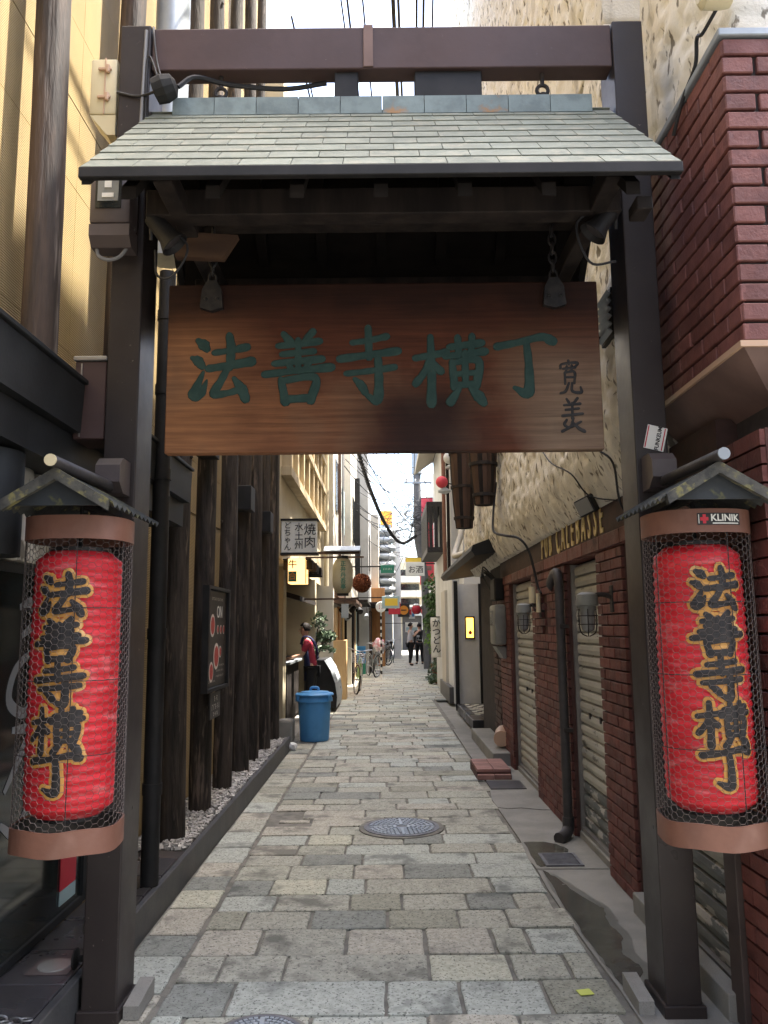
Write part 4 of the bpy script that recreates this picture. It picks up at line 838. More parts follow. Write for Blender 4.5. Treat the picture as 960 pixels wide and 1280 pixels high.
def brush(ch, fn, w, h, grow=0.0, thick=.003, lift=0.0, wscale=1.0, dome=True):
    """brush strokes as domed ribbons; fn(u,v,out) -> world, glyph centred on 0,0"""
    mb = MB()
    for si, st in enumerate(STROKES[ch]):
        P = smooth_path([(p[0], p[1], p[2]) for p in st], 7)
        pts = [((p.x - 50) / 100 * w, (p.y - 50) / 100 * h, max(p.z, 2) / 100 * min(w, h) * wscale + grow) for p in P]
        n = len(pts); L_, C_, Rr = [], [], []; zl = lift + si * .00025
        # rounded tips
        def dirn(i):
            a, b_ = pts[max(i - 1, 0)], pts[min(i + 1, n - 1)]; d = Vector((b_[0] - a[0], b_[1] - a[1])); return d.normalized() if d.length > 1e-9 else Vector((1, 0))
        seq = [(pts[0], dirn(0), -1.0, .35), (pts[0], dirn(0), -.7, .75)] + [(pts[i], dirn(i), 0, 1) for i in range(n)] + [(pts[-1], dirn(n - 1), .7, .75), (pts[-1], dirn(n - 1), 1.0, .35)]
        for k, (p, d, e, s) in enumerate(seq):
            jw = p[2] * s * (1 + .05 * math.sin(k * 1.3 + si)); cx, cy = p[0] + d.x * e * p[2], p[1] + d.y * e * p[2]; nx, ny = -d.y, d.x
            th_ = thick if dome else thick * .3; ki = max(.15, 1 - .0035 / max(jw, .001)) if dome else .9
            L_.append([fn(cx + nx * jw * k_, cy + ny * jw * k_, zl + z_) for k_, z_ in ((1, -.0006), (ki, th_), (0, th_ * 1.04), (-ki, th_), (-1, -.0006))])
        m_ = len(seq); mb.add([p_ for r_ in L_ for p_ in r_], [(i * 5 + k_, i * 5 + k_ + 1, (i + 1) * 5 + k_ + 1, (i + 1) * 5 + k_) for i in range(m_ - 1) for k_ in range(4)])
    return mb

# ------------------------------------------------------------------ name board
SGN = thing('name_board', 'long dark wooden name board with green carved characters hanging under the gate roof', 'sign', (0.005, 3.40, 2.635))
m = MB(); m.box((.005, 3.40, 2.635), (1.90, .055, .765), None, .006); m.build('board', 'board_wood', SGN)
SF = lambda cx, cz: (lambda u, v, w: (cx + u, 3.3725 - w, cz + v))
for ch, cx, cz, w, h in (('法', -.708, 2.630, .275, .30), ('善', -.37, 2.63, .285, .325), ('寺', -.062, 2.635, .265, .335), ('横', .295, 2.615, .30, .30), ('丁', .622, 2.63, .255, .295)):
    brush(ch, SF(cx, cz), w, h, .0, .0035, .0005, 1.08).build('character', 'sign_green', SGN)
brush('sig_a', SF(.815, 2.575), .10, .15, .0015, .002, .0005, 1.0).build('signature_mark', 'ink', SGN, smooth=True)
brush('sig_b', SF(.82, 2.405), .105, .15, .0015, .002, .0005, 1.0).build('signature_mark', 'ink', SGN, smooth=True)
for x in (-.75, .76):
    m = MB(); m.prism([(x - .05, 2.90), (x - .042, 2.985), (x - .02, 3.025), (x + .02, 3.025), (x + .042, 2.985), (x + .05, 2.90), (x, 2.885)], 1, 3.345, 3.372); br = m.build('hanger_bracket', 'ink', SGN)
    for dx in (-.025, .025): m = MB(); m.lathe([(.009, 0), (.006, .006), (.001, .008)], (0, 0, 0), 10); m.v = [Matrix.Rotation(R(90), 3, 'X') @ p + Vector((x + dx, 3.345, 2.94)) for p in m.v]; m.build('rivet', 'ink', br)
    m = MB()
    for i in range(6):
        pts = [Vector((math.cos(t) * .016, 0, math.sin(t) * .028)) for t in [j * math.pi / 6 for j in range(13)]]; Rm = Matrix.Rotation(R(90) * (i % 2), 3, 'Z')
        m.tube([Rm @ p + Vector((x, 3.36, 3.04 + i * .042)) for p in pts], .0055, 6, False)
    m.build('chain', 'ink', SGN)

# ------------------------------------------------------------------ big red lanterns in wire cages
def sup(a, ax, ay, e=2.6):
    c, s_ = math.cos(a), math.sin(a); return ax * math.copysign(abs(c) ** (2 / e), c), ay * math.copysign(abs(s_) ** (2 / e), s_)
def big_lantern(cx, s, label):
    cy = 2.95; T = thing('red_lantern', label, 'lantern', (cx, cy, .75), 'red paper lanterns on the gate posts')
    AX, AY = .184, .170; N = 56
    ring = [sup(2 * math.pi * i / N, AX, AY, 2.5) for i in range(N)]
    def band(z0, z1, name):
        q = MB(); vs = []
        for (k, z) in ((1.0, z0), (1.0, z1), (.965, z1), (.965, z0)): vs += [(cx + p[0] * k, cy + p[1] * k, z + (.004 * math.sin(5 * math.atan2(p[1], p[0])) if name == 'bottom_band' else 0)) for p in ring]
        q.add(vs, [(k * N + i, k * N + (i + 1) % N, ((k + 1) % 4) * N + (i + 1) % N, ((k + 1) % 4) * N + i) for k in range(4) for i in range(N)]); return q.build(name, 'rust_band', T, smooth=True)
    top = band(1.822, 1.905, 'top_band'); band(.755, .838, 'bottom_band')
    # paper body: ribbed by its bamboo hoops, soft shoulders
    prof = []; z0, z1, Rb = .862, 1.785, .150
    nz = 168
    for i in range(nz + 1):
        t = i / nz; z = z0 + (z1 - z0) * t; e = min(t, 1 - t) * (z1 - z0)
        r = Rb * (1 - .28 * max(0, 1 - e / .05) ** 2) * (1 + .025 * math.sin(math.pi * t)); r += .0030 * math.cos(2 * math.pi * t * 28)
        prof.append((r, z))
    q = MB(); q.lathe(prof, (cx, cy, 0), 40); body = q.build('paper_body', 'lantern_red', T, smooth=True)
    q = MB(); q.lathe([(Rb * .74, 1.765), (Rb * .72, 1.80), (Rb * .6, 1.80)], (cx, cy, 0), 32); q.build('hoop_rim', 'ink', T, smooth=True)
    q = MB(); q.lathe([(Rb * .74, .882), (Rb * .72, .85), (Rb * .6, .85)], (cx, cy, 0), 32); q.build('hoop_rim', 'ink', T, smooth=True)
    q = MB(); q.add([(cx + p[0] * k, cy + p[1] * k, z) for k, z in ((.958, .76), (.958, .836), (.95, .836), (.95, .76)) for p in ring], [(k * N + i, k * N + (i + 1) % N, (k + 1) * N + (i + 1) % N, (k + 1) * N + i) for k in range(3) for i in range(N)]); q.build('band_inner_dark', 'ink', T, smooth=True)  # added black ring standing in for the dark inside of the bottom band
    az0 = 0.0
    def cylmap(cz):
        def fn(u, v, w):
            a = az0 + u / .150; z = cz + v; r = Rb * (1 + .025 * math.sin(math.pi * (z - z0) / (z1 - z0))) + .0035 + w
            return (cx + math.sin(a) * r, cy - math.cos(a) * r, z)
        return fn
    zs = (1.625, 1.468, 1.318, 1.165, 1.02)
    for k, ch in enumerate('法善寺横丁'):
        h = .145 if ch != '丁' else .14
        g_ = brush(ch, cylmap(zs[k]), .162, h, .0128, .0006, 0.0, 1.05, False).build('gilt_outline', 'gold_paint', T, smooth=True)
        brush(ch, cylmap(zs[k]), .162, h, .0018, .0012, .0042, 1.08, False).build('character', 'ink', g_, smooth=True)
    # chicken wire: hexagons twisted round the oval
    arc = [0]; big = 400; pr_ = [sup(2 * math.pi * i / big, AX * .983, AY * .983, 2.5) for i in range(big + 1)]
    for i in range(big): arc.append(arc[-1] + math.hypot(pr_[i + 1][0] - pr_[i][0], pr_[i + 1][1] - pr_[i][1]))
    tot = arc[-1]; nc = 2 * round(tot / .0225 / 2); cw = tot / nc; rhh = .0245
    def on(sv, z):
        sv %= tot; lo_, hi_ = 0, big
        while hi_ - lo_ > 1:
            md = (lo_ + hi_) // 2
            if arc[md] <= sv: lo_ = md
            else: hi_ = md
        f = (sv - arc[lo_]) / (arc[lo_ + 1] - arc[lo_]); return Vector((cx + pr_[lo_][0] + (pr_[lo_ + 1][0] - pr_[lo_][0]) * f, cy + pr_[lo_][1] + (pr_[lo_ + 1][1] - pr_[lo_][1]) * f, z))
    w = MB(); wr = random.Random(int(cx * 100)); z = .83
    jit = lambda: wr.uniform(-.0014, .0014)
    rows = int((1.83 - .83) / (rhh / 2)); 
    # vertices of a horizontally elongated honeycomb: columns of cw, rows of rhh
    for c in range(nc):
        for r in range(rows // 2 + 1):
            zc = .83 + r * rhh + (rhh / 2 if c % 2 else 0); sc = c * cw
            if zc > 1.83: continue
            a = (sc - cw * .33, zc); b_ = (sc + cw * .33, zc); d = (sc + cw * .67, zc + rhh / 2); e = (sc + cw * .67, zc - rhh / 2)
            w.tube([on(*a), on(*b_)], .0010, 3, False); w.tube([on(*b_), on(*d)], .0008, 3, False); w.tube([on(*b_), on(*e)], .0008, 3, False)
    w.build('wire_mesh', 'wire', T, kind='stuff')
    for a in (-78, -12, -160, 60, 120):
        p = sup(R(a), AX * .97, AY * .97, 2.5); q = MB(); q.cyl((cx + p[0], cy + p[1], .80), (cx + p[0], cy + p[1], 1.86), .0018, 6); q.build('cage_rod', 'old_iron', T)
    for z in (1.08, 1.33, 1.58):
        q = MB(); q.tube([Vector((cx + p[0] * .97, cy + p[1] * .97, z)) for p in ring + ring[:1]], .0018, 6, False); q.build('cage_hoop', 'old_iron', T)
    return T
big_lantern(-1.125, -1, 'large red paper lantern in a wire cage on the left gate post')
big_lantern(1.150, 1, 'large red paper lantern in a wire cage on the right gate post')
def lantern_roof(cx, px, label, s):
    T = thing('lantern_canopy', label, 'canopy', (cx, 3.3, 2.0), 'little gabled roofs over the lanterns')
    za, ze, hw, y0, y1 = 2.045, 1.930, .198, 2.70, 3.26
    for sd in (-1, 1):
        q = MB(); n = 44; vs = []                       # corrugated sheet running down from the ridge
        for i in range(n + 1):
            yy = y0 + (y1 - y0) * i / n; c = .008 * math.cos(i * math.pi / 2)
            vs += [(cx, yy, za + c), (cx + sd * hw, yy, ze + c), (cx + sd * hw, yy, ze + c - .006), (cx, yy, za + c - .006)]
        q.add(vs, [(i * 4 + k, i * 4 + (k + 1) % 4, (i + 1) * 4 + (k + 1) % 4, (i + 1) * 4 + k) for i in range(n) for k in range(4)] + [(0, 1, 2, 3), (n * 4, n * 4 + 1, n * 4 + 2, n * 4 + 3)]); q.build('roof_sheet', 'mossy_tin', T)
        q = MB(); q.add([(cx, y0 - .012, za + .012), (cx + sd * (hw - .012), y0 - .012, ze + .014), (cx + sd * (hw - .018), y0 - .012, ze - .022), (cx, y0 - .012, za - .030), (cx, y0 + .012, za + .012), (cx + sd * (hw - .012), y0 + .012, ze + .014), (cx + sd * (hw - .018), y0 + .012, ze - .022), (cx, y0 + .012, za - .030)],
                        [(0, 1, 2, 3), (7, 6, 5, 4), (0, 4, 5, 1), (1, 5, 6, 2), (2, 6, 7, 3), (3, 7, 4, 0)]); q.build('bargeboard', 'mossy_board', T)
    q = MB(); q.prism([(cx - .15, ze - .002), (cx + .15, ze - .002), (cx, za - .025)], 1, y0 + .014, y0 + .03); q.build('gable_panel', 'gable_tin', T)
    q = MB(); q.cyl((cx, y0 - .05, za + .028), (cx, 3.30, za + .045), .0215, 14); q.build('ridge_pole', 'pipe_grey', T, smooth=True); q = MB(); q.cyl((cx, y0 - .056, za + .0278), (cx, y0 - .0502, za + .028), .021, 14); q.build('end_cap', 'cream_plastic' if s < 0 else 'galv', T, smooth=True)
    q = MB(); q.prism([(3.20, 2.10), (3.20, 2.17), (3.24, 2.205), (3.335, 2.205), (3.335, 2.06), (3.25, 2.06)], 0, px - .05, px + .05); q.build('bracket_box', 'brown_plastic', T)
    q = MB(); q.bx(px - .02, px + .02, 3.1, 3.34, 1.97, 2.01); q.cyl((cx, 2.95, 2.0), (cx, 2.95, 1.80), .008, 8); q.bx(cx - .012, cx + .012, 2.78, 3.2, 1.955, 1.975); q.build('hanging_arm', 'black_steel', T)
lantern_roof(-1.125, -1.125, 'little gabled tin roof over the left red lantern', -1)
lantern_roof(1.150, 1.145, 'little gabled tin roof over the right red lantern', 1)
# sticker with a red cross on the right lantern's top band, curved to it
st = thing('cross_sticker', 'black sticker with red cross reading KLINIK on the right lantern band', 'sticker', (1.165, 2.76, 1.865))
def stf(u, v, w):                     # follows the front curve of the band
    x = u + .02; yy = .170 * (1 - min(1, abs(x / .184)) ** 2.5) ** (1 / 2.5); return (1.150 + x, 2.95 - yy - .0016 - w, 1.867 + v)
def strip(x0, x1, v0, v1, w, n=10):
    q = MB(); q.add([stf(x0 + (x1 - x0) * i / n, v, w) for i in range(n + 1) for v in (v0, v1)], [(2 * i, 2 * i + 2, 2 * i + 3, 2 * i + 1) for i in range(n)]); return q
strip(-.072, .082, -.02, .022, 0).build('backing', 'ink', st)
strip(-.062, -.034, -.005, .007, .0006, 3).build('cross_bar', 'sign_red', st); strip(-.0535, -.0425, -.015, .017, .001, 2).build('cross_bar', 'sign_red', st)
strip(-.068, -.0655, -.015, .017, .0006, 1).build('edge_line', 'sign_white', st)
text_mb('KLINIK', .034, lambda u, v, w: stf(u + .026, v + .004, .0008 + w), .0003, .0008).build('lettering', 'sign_white', st)
strip(-.02, .075, -.0165, -.0125, .0008).build('small_print', 'sign_white', st)
fs = thing('white_sticker', 'tilted white sticker with red edges on the right gate post', 'sticker', (1.165, 3.335, 2.30))
Rs = Matrix.Rotation(R(14), 3, 'Y')
def fsf(u, v, w): p = Rs @ Vector((u, 0, v)); return (1.163 + p.x, 3.3385 - w, 2.292 + p.z)
def rect(fn, a, b_, c, d, w): q = MB(); q.add([fn(a, c, w), fn(b_, c, w), fn(b_, d, w), fn(a, d, w)], [(0, 1, 2, 3)]); return q
q = MB(); q.add([fsf(a, b_, w) for w in (-.0005, .0008) for a, b_ in ((-.043, -.052), (.043, -.052), (.043, .052), (-.043, .052))], [(0, 1, 2, 3), (4, 5, 6, 7), (0, 1, 5, 4), (1, 2, 6, 5), (2, 3, 7, 6), (3, 0, 4, 7)]); q.build('paper', 'sign_white', fs)
rect(fsf, -.040, -.035, -.049, .049, .0012).build('edge_line', 'sign_red', fs); rect(fsf, .031, .036, -.049, .049, .0012).build('edge_line', 'sign_red', fs)
text_mb('FUNKEUM', .024, lambda u, v, w: fsf(-v + .012, u * .95, .0012 + w), .0004, .0008).build('lettering', 'ink', fs)

# ------------------------------------------------------------------ fittings on the gate
jb = thing('junction_box', 'cream plastic junction box with two clips on the left post', 'box', (-1.27, 3.42, 3.8))
m = MB(); m.bx(-1.335, -1.21, 3.36, 3.50, 3.84, 4.12, .012); m.build('body', 'cream_plastic', jb, smooth=True)
m = MB(); m.prism([(-1.33, 3.838), (-1.212, 3.838), (-1.212, 3.74), (-1.25, 3.74)], 1, 3.365, 3.495); m.build('cable_cover', 'cream_plastic', jb)
for z in (3.92, 4.06): m = MB(); m.box((-1.265, 3.352, z), (.06, .014, .014), None, .003); m.box((-1.25, 3.35, z), (.016, .018, .04), None, .003); m.build('clip', 'copper_pale', jb)
m = MB(); m.bx(-1.268, -1.262, 3.356, 3.36, 3.84, 4.12); m.build('seam', 'copper_pale', jb)
mt = thing('electric_meter', 'dark brown electric meter with a glass window on the left post', 'meter', (-1.2, 3.3, 3.15))
m = MB(); m.bx(-1.26, -1.08, 3.22, 3.339, 3.235, 3.475, .018); m.build('upper_case', 'brown_plastic', mt, smooth=True)
m = MB(); m.prism([(3.225, 3.232), (3.339, 3.232), (3.339, 3.14), (3.26, 3.14), (3.225, 3.18)], 0, -1.257, -1.083); m.build('lower_case', 'brown_plastic', mt)
m = MB(); m.bx(-1.23, -1.12, 3.214, 3.2195, 3.30, 3.445); w_ = m.build('window', 'glass_dark', mt)
m = MB(); m.bx(-1.22, -1.13, 3.2105, 3.2135, 3.33, 3.435); m.build('dial', 'grey_plastic', w_); m = MB(); m.bx(-1.20, -1.15, 3.207, 3.2102, 3.345, 3.365); m.bx(-1.19, -1.16, 3.207, 3.2102, 3.39, 3.43); m.build('counter', 'sign_white', w_)
m = MB(); m.tube(smooth_path([(-1.24, 3.28, 3.15), (-1.22, 3.26, 3.10), (-1.17, 3.26, 3.085), (-1.12, 3.27, 3.12), (-1.09, 3.3, 3.25), (-1.085, 3.32, 3.6), (-1.08, 3.335, 4.0), (-1.075, 3.335, 4.24)], 6), .008, 6); m.build('cable', 'cable_grey', mt, smooth=True)
bxo = thing('brown_cabinet', 'brown sheet metal cabinet on the outer side of the left post', 'box', (-1.26, 3.4, 2.3))
m = MB(); m.bx(-1.335, -1.20, 3.35, 3.54, 2.315, 2.66, .004); m.build('body', 'brown_paint', bxo)
m = MB(); m.bx(-1.342, -1.197, 3.338, 3.545, 2.662, 2.682, .003); m.build('lid', 'alu', bxo)
m = MB(); m.bx(-1.309, -1.303, 3.345, 3.3495, 2.325, 2.65); m.build('door_edge', 'alu', bxo)
def spot(x, z, s, label):
    T = thing('spotlight', label, 'spotlight', (x, 3.0, z), 'spotlights under the gate roof'); d = Vector((s * .62, .10, -.75)).normalized(); c = Vector((x, 3.0, z)); q = d.to_track_quat('-Z', 'Y').to_matrix()
    m = MB(); m.lathe([(.02, .09), (.034, .08), (.037, .02), (.04, -.02), (.060, -.065), (.057, -.067), (.035, -.025)], (0, 0, 0), 20); m.v = [q @ p + c for p in m.v]; m.build('housing', 'black_steel', T, smooth=True)
    m = MB(); m.lathe([(.045, -.045), (.01, -.04)], (0, 0, 0), 18); m.v = [q @ p + c for p in m.v]; m.build('bulb', 'pipe_grey', T, smooth=True)
    m = MB(); m.tube(smooth_path([c + q @ Vector((0, 0, .1)), c + Vector((-s * .06, 0, .10)), c + Vector((-s * .07, .06, .0))], 5), .008, 6); m.tube(smooth_path([c + q @ Vector((0, 0, .09)), c + Vector((s * .10, 0, .0)), c + Vector((s * .06, .0, -.17)), c + Vector((-s * .05, .02, -.16))] if s < 0 else [c + q @ Vector((0, 0, .09)), c + Vector((.09, 0, -.05)), c + Vector((.04, .0, -.18)), c + Vector((-.03, .02, -.17)), c + Vector((-.05, .05, -.05))], 6), .005, 6); m.build('cable', 'cable', T, smooth=True)
    m = MB(); m.box(c + Vector((-s * .03, .03, .10)), (.03, .06, .12), None, .004); m.build('bracket', 'old_iron', T)
spot(-.865, 3.07, 1, 'dark spotlight under the left end of the gate roof')
spot(.885, 3.10, -1, 'dark spotlight under the right end of the gate roof')
sk = thing('cable_gland', 'black knobbly junction box with cables beside the left end of the beam', 'junction box', (-.955, 3.33, 3.86))
m = MB(); m.lathe([(.02, -.05), (.055, -.045), (.062, 0), (.05, .045), (.02, .06)], (0, 0, 0), 12); m.v = [Matrix.Rotation(R(70), 3, 'Y') @ p + Vector((-.975, 3.30, 3.92)) for p in m.v]; m.build('body', 'rubber', sk)
for a in ([(-.99, 3.31, 3.97), (-1.02, 3.325, 4.08), (-1.04, 3.335, 4.22), (-1.05, 3.36, 4.275)], [(-1.0, 3.31, 3.96), (-1.06, 3.33, 4.1), (-1.065, 3.332, 3.8), (-1.06, 3.332, 3.5)], [(-1.0, 3.31, 3.92), (-1.1, 3.33, 3.905), (-1.2, 3.335, 3.93)],
          [(-.92, 3.33, 3.95), (-.85, 3.36, 4.02), (-.7, 3.4, 4.01), (-.45, 3.42, 4.0), (-.25, 3.43, 4.035)]): m = MB(); m.tube(smooth_path(a, 6), .011 if a[0][0] > -.95 else .006, 6); m.build('cable', 'cable', sk, smooth=True)

# ================================================================== LEFT, FURTHER DOWN THE ALLEY
def box_thing(name, label, cat, loc, boxes, group=None):
    t = thing(name, label, cat, loc, group)
    for (pn, mat, *b_) in boxes:
        m = MB(); m.bx(*b_[:6], b_[6] if len(b_) > 6 else 0); m.build(pn, mat, t)
    return t
CB = thing('cream_eatery', 'cream plaster eatery with timber lattice balcony past the log posts', 'building', (-1.4, 14, 0))
m = MB(); m.bx(-6, -1.38, 10.47, 17.4, 2.42, 9.5); m.bx(-6, -2.0, 10.47, 17.4, 0, 2.42); m.build('wall', 'cream_wall', CB)
m = MB(); m.bx(-2.0, -1.50, 11.9, 12.25, 0, 2.42); m.build('pier', 'cream_wall', CB); m = MB(); m.bx(-2.0, -1.32, 15.2, 15.5, 0, 2.42); m.build('pier', 'cream_wall', CB)
m = MB(); m.bx(-1.999, -1.95, 12.25, 15.2, 1.0, 2.3); m.build('back_panel', 'orange_wood', CB)
for i in range(7): m = MB(); m.bx(-1.949, -1.93, 12.4 + i * .11, 12.43 + i * .11, 1.0, 2.2); m.build('lattice_bar', 'dark_wood', CB)
for z in (1.25, 1.55, 1.85): m = MB(); m.bx(-1.929, -1.92, 12.35, 13.15, z, z + .03); m.build('lattice_bar', 'dark_wood', CB)
m = MB(); m.prism([(-1.95, 2.12), (-1.95, 2.2), (-1.30, 2.0), (-1.30, 1.93)], 1, 12.3, 15.15); m.build('shop_eave', 'dark_wood', CB)
# timber balcony panel on the upper storey
for (z0, z1) in ((3.55, 3.68), (4.35, 4.47), (5.0, 5.1)): m = MB(); m.bx(-1.38, -1.24, 10.6, 17.0, z0, z1, .006); m.build('balcony_rail', 'cream_wood', CB)
for i in range(8): m = MB(); y = 10.7 + i * .88; m.bx(-1.38, -1.26, y, y + .12, 3.68, 5.0, .004); m.build('balcony_post', 'cream_wood', CB)
for i in range(7): m = MB(); y = 10.86 + i * .88; m.bx(-1.379, -1.33, y, y + .66, 3.72, 4.32); m.build('balcony_panel', 'cream_wood', CB)
m = MB(); m.bx(-1.38, -.95, 14.5, 17.0, 5.7, 5.78); m.build('upper_eave', 'dark_wood', CB)
for i in range(5): m = MB(); m.bx(-1.38, -.98 + .02 * (i % 2), 10.9 + i * .42, 10.98 + i * .42, 2.30, 2.42); m.build('pergola_beam', 'dark_wood', CB)
m = MB(); m.bx(-1.38, -1.0, 10.85, 12.75, 2.425, 2.445); m.build('pergola_top', 'black_steel', CB)
for x in (-1.02,): m = MB(); m.cyl((-1.25, 17.2, 2.4), (-1.25, 17.2, 9), .05, 10); m.build('downpipe', 'cream_wall', CB)
ct = box_thing('service_counter', 'grey topped counter where the person in the navy apron works', 'counter', (-1.75, 13.9, 0), [('cabinet', 'dark_wood', -1.95, -1.6, 13.2, 15.0, 0, .92), ('top', 'galv', -1.97, -1.54, 13.15, 15.05, .923, .965, .006)])
m = MB(); m.lathe([(.10, .966), (.14, 1.03), (.135, 1.035), (.09, .98)], (-1.7, 14.2, 0), 18); tag(m.build('mixing_bowl', 'steel', org=(-1.7, 14.2, .966), smooth=True), 'shiny steel bowl on the counter under the hands of the person', 'bowl')
# signs
ys = thing('grill_sign', 'white box sign with black brush characters on the end log post', 'sign', (-1.13, 10.6, 2.5))
m = MB(); m.bx(-1.37, -.90, 10.58, 10.72, 2.50, 2.93, .006); m.build('panel', 'sign_white', ys)
m = MB(); m.bx(-1.39, -.88, 10.56, 10.74, 2.932, 2.955); m.bx(-1.39, -.88, 10.56, 10.74, 2.47, 2.498); m.build('frame', 'black_steel', ys)
YF = lambda cx, cz: (lambda u, v, w: (cx + u, 10.579 - w, cz + v))
text_mb('焼肉', .165, YF(-.99, 2.715), .004, .0008, 1.0, True).build('lettering', 'ink', ys)
text_mb('水土州', .12, YF(-1.135, 2.715), .004, .0008, .98, True).build('lettering', 'ink', ys)
text_mb('どちゃん', .10, YF(-1.285, 2.715), .004, .0008, .95, True).build('lettering', 'ink', ys)
osn = thing('orange_box_sign', 'lit orange and green box sign below the white grill sign', 'sign', (-1.18, 10.9, 2.1))
m = MB(); m.bx(-1.31, -1.065, 10.82, 11.15, 2.11, 2.44, .004); m.build('lamp_box', 'lamp_box', osn)
m = MB(); m.bx(-1.30, -1.19, 10.812, 10.819, 2.13, 2.27); m.build('green_panel', 'sign_green_flat', osn)
text_mb('牛', .12, lambda u, v, w: (-1.245 + u, 10.818 - w, 2.36 + v), .003, .002).build('lettering', 'ink', osn); text_mb('合', .11, lambda u, v, w: (-1.245 + u, 10.811 - w, 2.20 + v), .003, .002).build('lettering', 'sign_orange', osn)
print_row(lambda u, v, w: (-1.063 + w, 10.985 + v, 2.28 + u), .12, .12, 2, 11).build('small_print', 'mid_wood', osn)
for a in ((-1.315, -1.305), (-1.07, -1.06)): m = MB(); m.bx(a[0], a[1], 10.81, 10.825, 2.10, 2.45); m.build('edge', 'mid_wood', osn)
# beige paper lantern under its own little roof
bl = thing('beige_lantern', 'long beige paper lantern with green characters under a grey tin roof', 'lantern', (-.68, 13, 2.05))
prof = [(.09, 2.02), (.09, 2.06)] + [(.165 * (1 - .42 * abs(2 * i / 20 - 1) ** 4) + .002 * (i % 2), 2.06 + .56 * i / 20) for i in range(21)] + [(.09, 2.62), (.09, 2.66)]
m = MB(); m.lathe(prof[2:-2], (-.68, 13, 0), 28); m.build('paper_body', 'paper_beige', bl, smooth=True)
for z in (2.02, 2.62): m = MB(); m.lathe([(.095, z), (.095, z + .045)], (-.68, 13, 0), 24); m.build('rim', 'ink', bl)
text_mb('正弁丹吾亭', .092, lambda u, v, w: (-.665 + u, 13 - math.sqrt(max(.0004, .168 ** 2 - (u + .015) ** 2)) - w, 2.34 + v), .002, .0012, 1.0, True).build('lettering', 'sign_green_flat', bl)
lr = box_thing('lantern_shelter', 'grey sloping tin roof on brackets above the beige paper lantern', 'canopy', (-.9, 13, 2.7), [('beam', 'mid_wood', -1.38, -.40, 12.96, 13.04, 2.70, 2.74), ('lower_rail', 'mid_wood', -1.38, -.42, 12.97, 13.03, 1.96, 1.985)])
m = MB(); m.prism([(12.72, 2.735), (13.0, 2.83), (13.28, 2.735), (13.28, 2.72), (13.0, 2.81), (12.72, 2.72)], 0, -.97, -.39); m.build('roof_sheet', 'galv', lr)
sd = thing('cedar_ball', 'brown ball of cedar sprigs hanging beside the beige lantern', 'ball', (-.40, 14, 2.28))
m = MB(); q = random.Random(4)
for i in range(1500):
    v = Vector((q.gauss(0, 1), q.gauss(0, 1), q.gauss(0, 1))).normalized(); r = .165; c = Vector((-.40, 14, 2.28)); a = v.orthogonal().normalized(); b_ = v.cross(a); an = q.uniform(0, 6.28); t = (a * math.cos(an) + b_ * math.sin(an)) * .012
    m.add([c + v * (r - .02) - t, c + v * (r - .02) + t, c + v * (r + q.uniform(.0, .014)) + t.cross(v) * .8], [(0, 1, 2)])
m.build('sprigs', 'cedar', sd, kind='stuff'); m = MB(); m.lathe([(.15 * math.sin(math.pi * i / 12) + .001, 2.28 - .15 * math.cos(math.pi * i / 12)) for i in range(13)], (-.40, 14, 0), 20); m.build('core', 'cedar', sd, smooth=True)
m = MB(); m.cyl((-.40, 14, 2.42), (-.40, 14, 2.72), .006, 6); m.build('cord', 'cable', sd); m = MB(); m.bx(-1.38, -.36, 13.985, 14.015, 2.72, 2.75); m.build('arm', 'mid_wood', sd)
# curved sheet-metal cabinet
gc = thing('curved_cabinet', 'grey sheet metal cabinet with curved front beside the blue bin', 'cabinet', (-1.1, 15.8, 0))
P = [(-.90, .06), (-.885, .25), (-.92, .5), (-1.0, .72), (-1.12, .92)]; m = MB(); m.prism([(-1.5, .03)] + [(p[0] - .012, p[1]) for p in P] + [(-1.5, .92)], 1, 15.0, 16.7); m.build('body', 'black_steel', gc)
for k in range(4):
    a, b_ = P[k], P[k + 1]; m = MB(); m.prism([(a[0], a[1] + .006), (b_[0], b_[1] - .006), (b_[0] - .008, b_[1] - .006), (a[0] - .008, a[1] + .006)], 1, 14.97, 16.72); m.build('panel', 'galv', gc)
m = MB(); m.bx(-.915, -.895, 16.2, 16.3, .3, .36); m.build('latch', 'ink', gc)
# blue dustbin
bn = thing('dustbin', 'blue plastic dustbin with lid standing by the end of the log posts', 'bin', (-.975, 11.2, 0))
m = MB(); n = 48; prof = [(.185, .0), (.195, .02), (.222, .50), (.228, .52)]; vs = []; 
for (r, z) in prof:
    for j in range(n): k = r + (.006 if (j // 3) % 2 and .01 < z < .51 else 0); vs.append((-.975 + k * math.cos(2 * math.pi * j / n), 11.2 + k * math.sin(2 * math.pi * j / n), z))
m.add(vs, [(i * n + j, i * n + (j + 1) % n, (i + 1) * n + (j + 1) % n, (i + 1) * n + j) for i in range(3) for j in range(n)] + [tuple(range(n))]); m.build('body', 'blue_plastic', bn, smooth=True)
m = MB(); m.lathe([(.226, .515), (.25, .52), (.25, .56), (.235, .585), (.236, .60)], (-.975, 11.2, 0), 40, caps=False); m.build('rim', 'blue_plastic', bn, smooth=True)
m = MB(); m.lathe([(.262, .60), (.265, .615), (.25, .63), (.20, .637), (.19, .65), (.06, .662), (.001, .664)], (-.975, 11.2, 0), 40); lid = m.build('lid', 'blue_plastic', bn, smooth=True)
m = MB(); m.tube(smooth_path([(-1.03, 11.2, .66), (-1.015, 11.2, .70), (-.935, 11.2, .70), (-.92, 11.2, .66)], 4), .018, 8); m.build('handle', 'blue_plastic', lid, smooth=True)
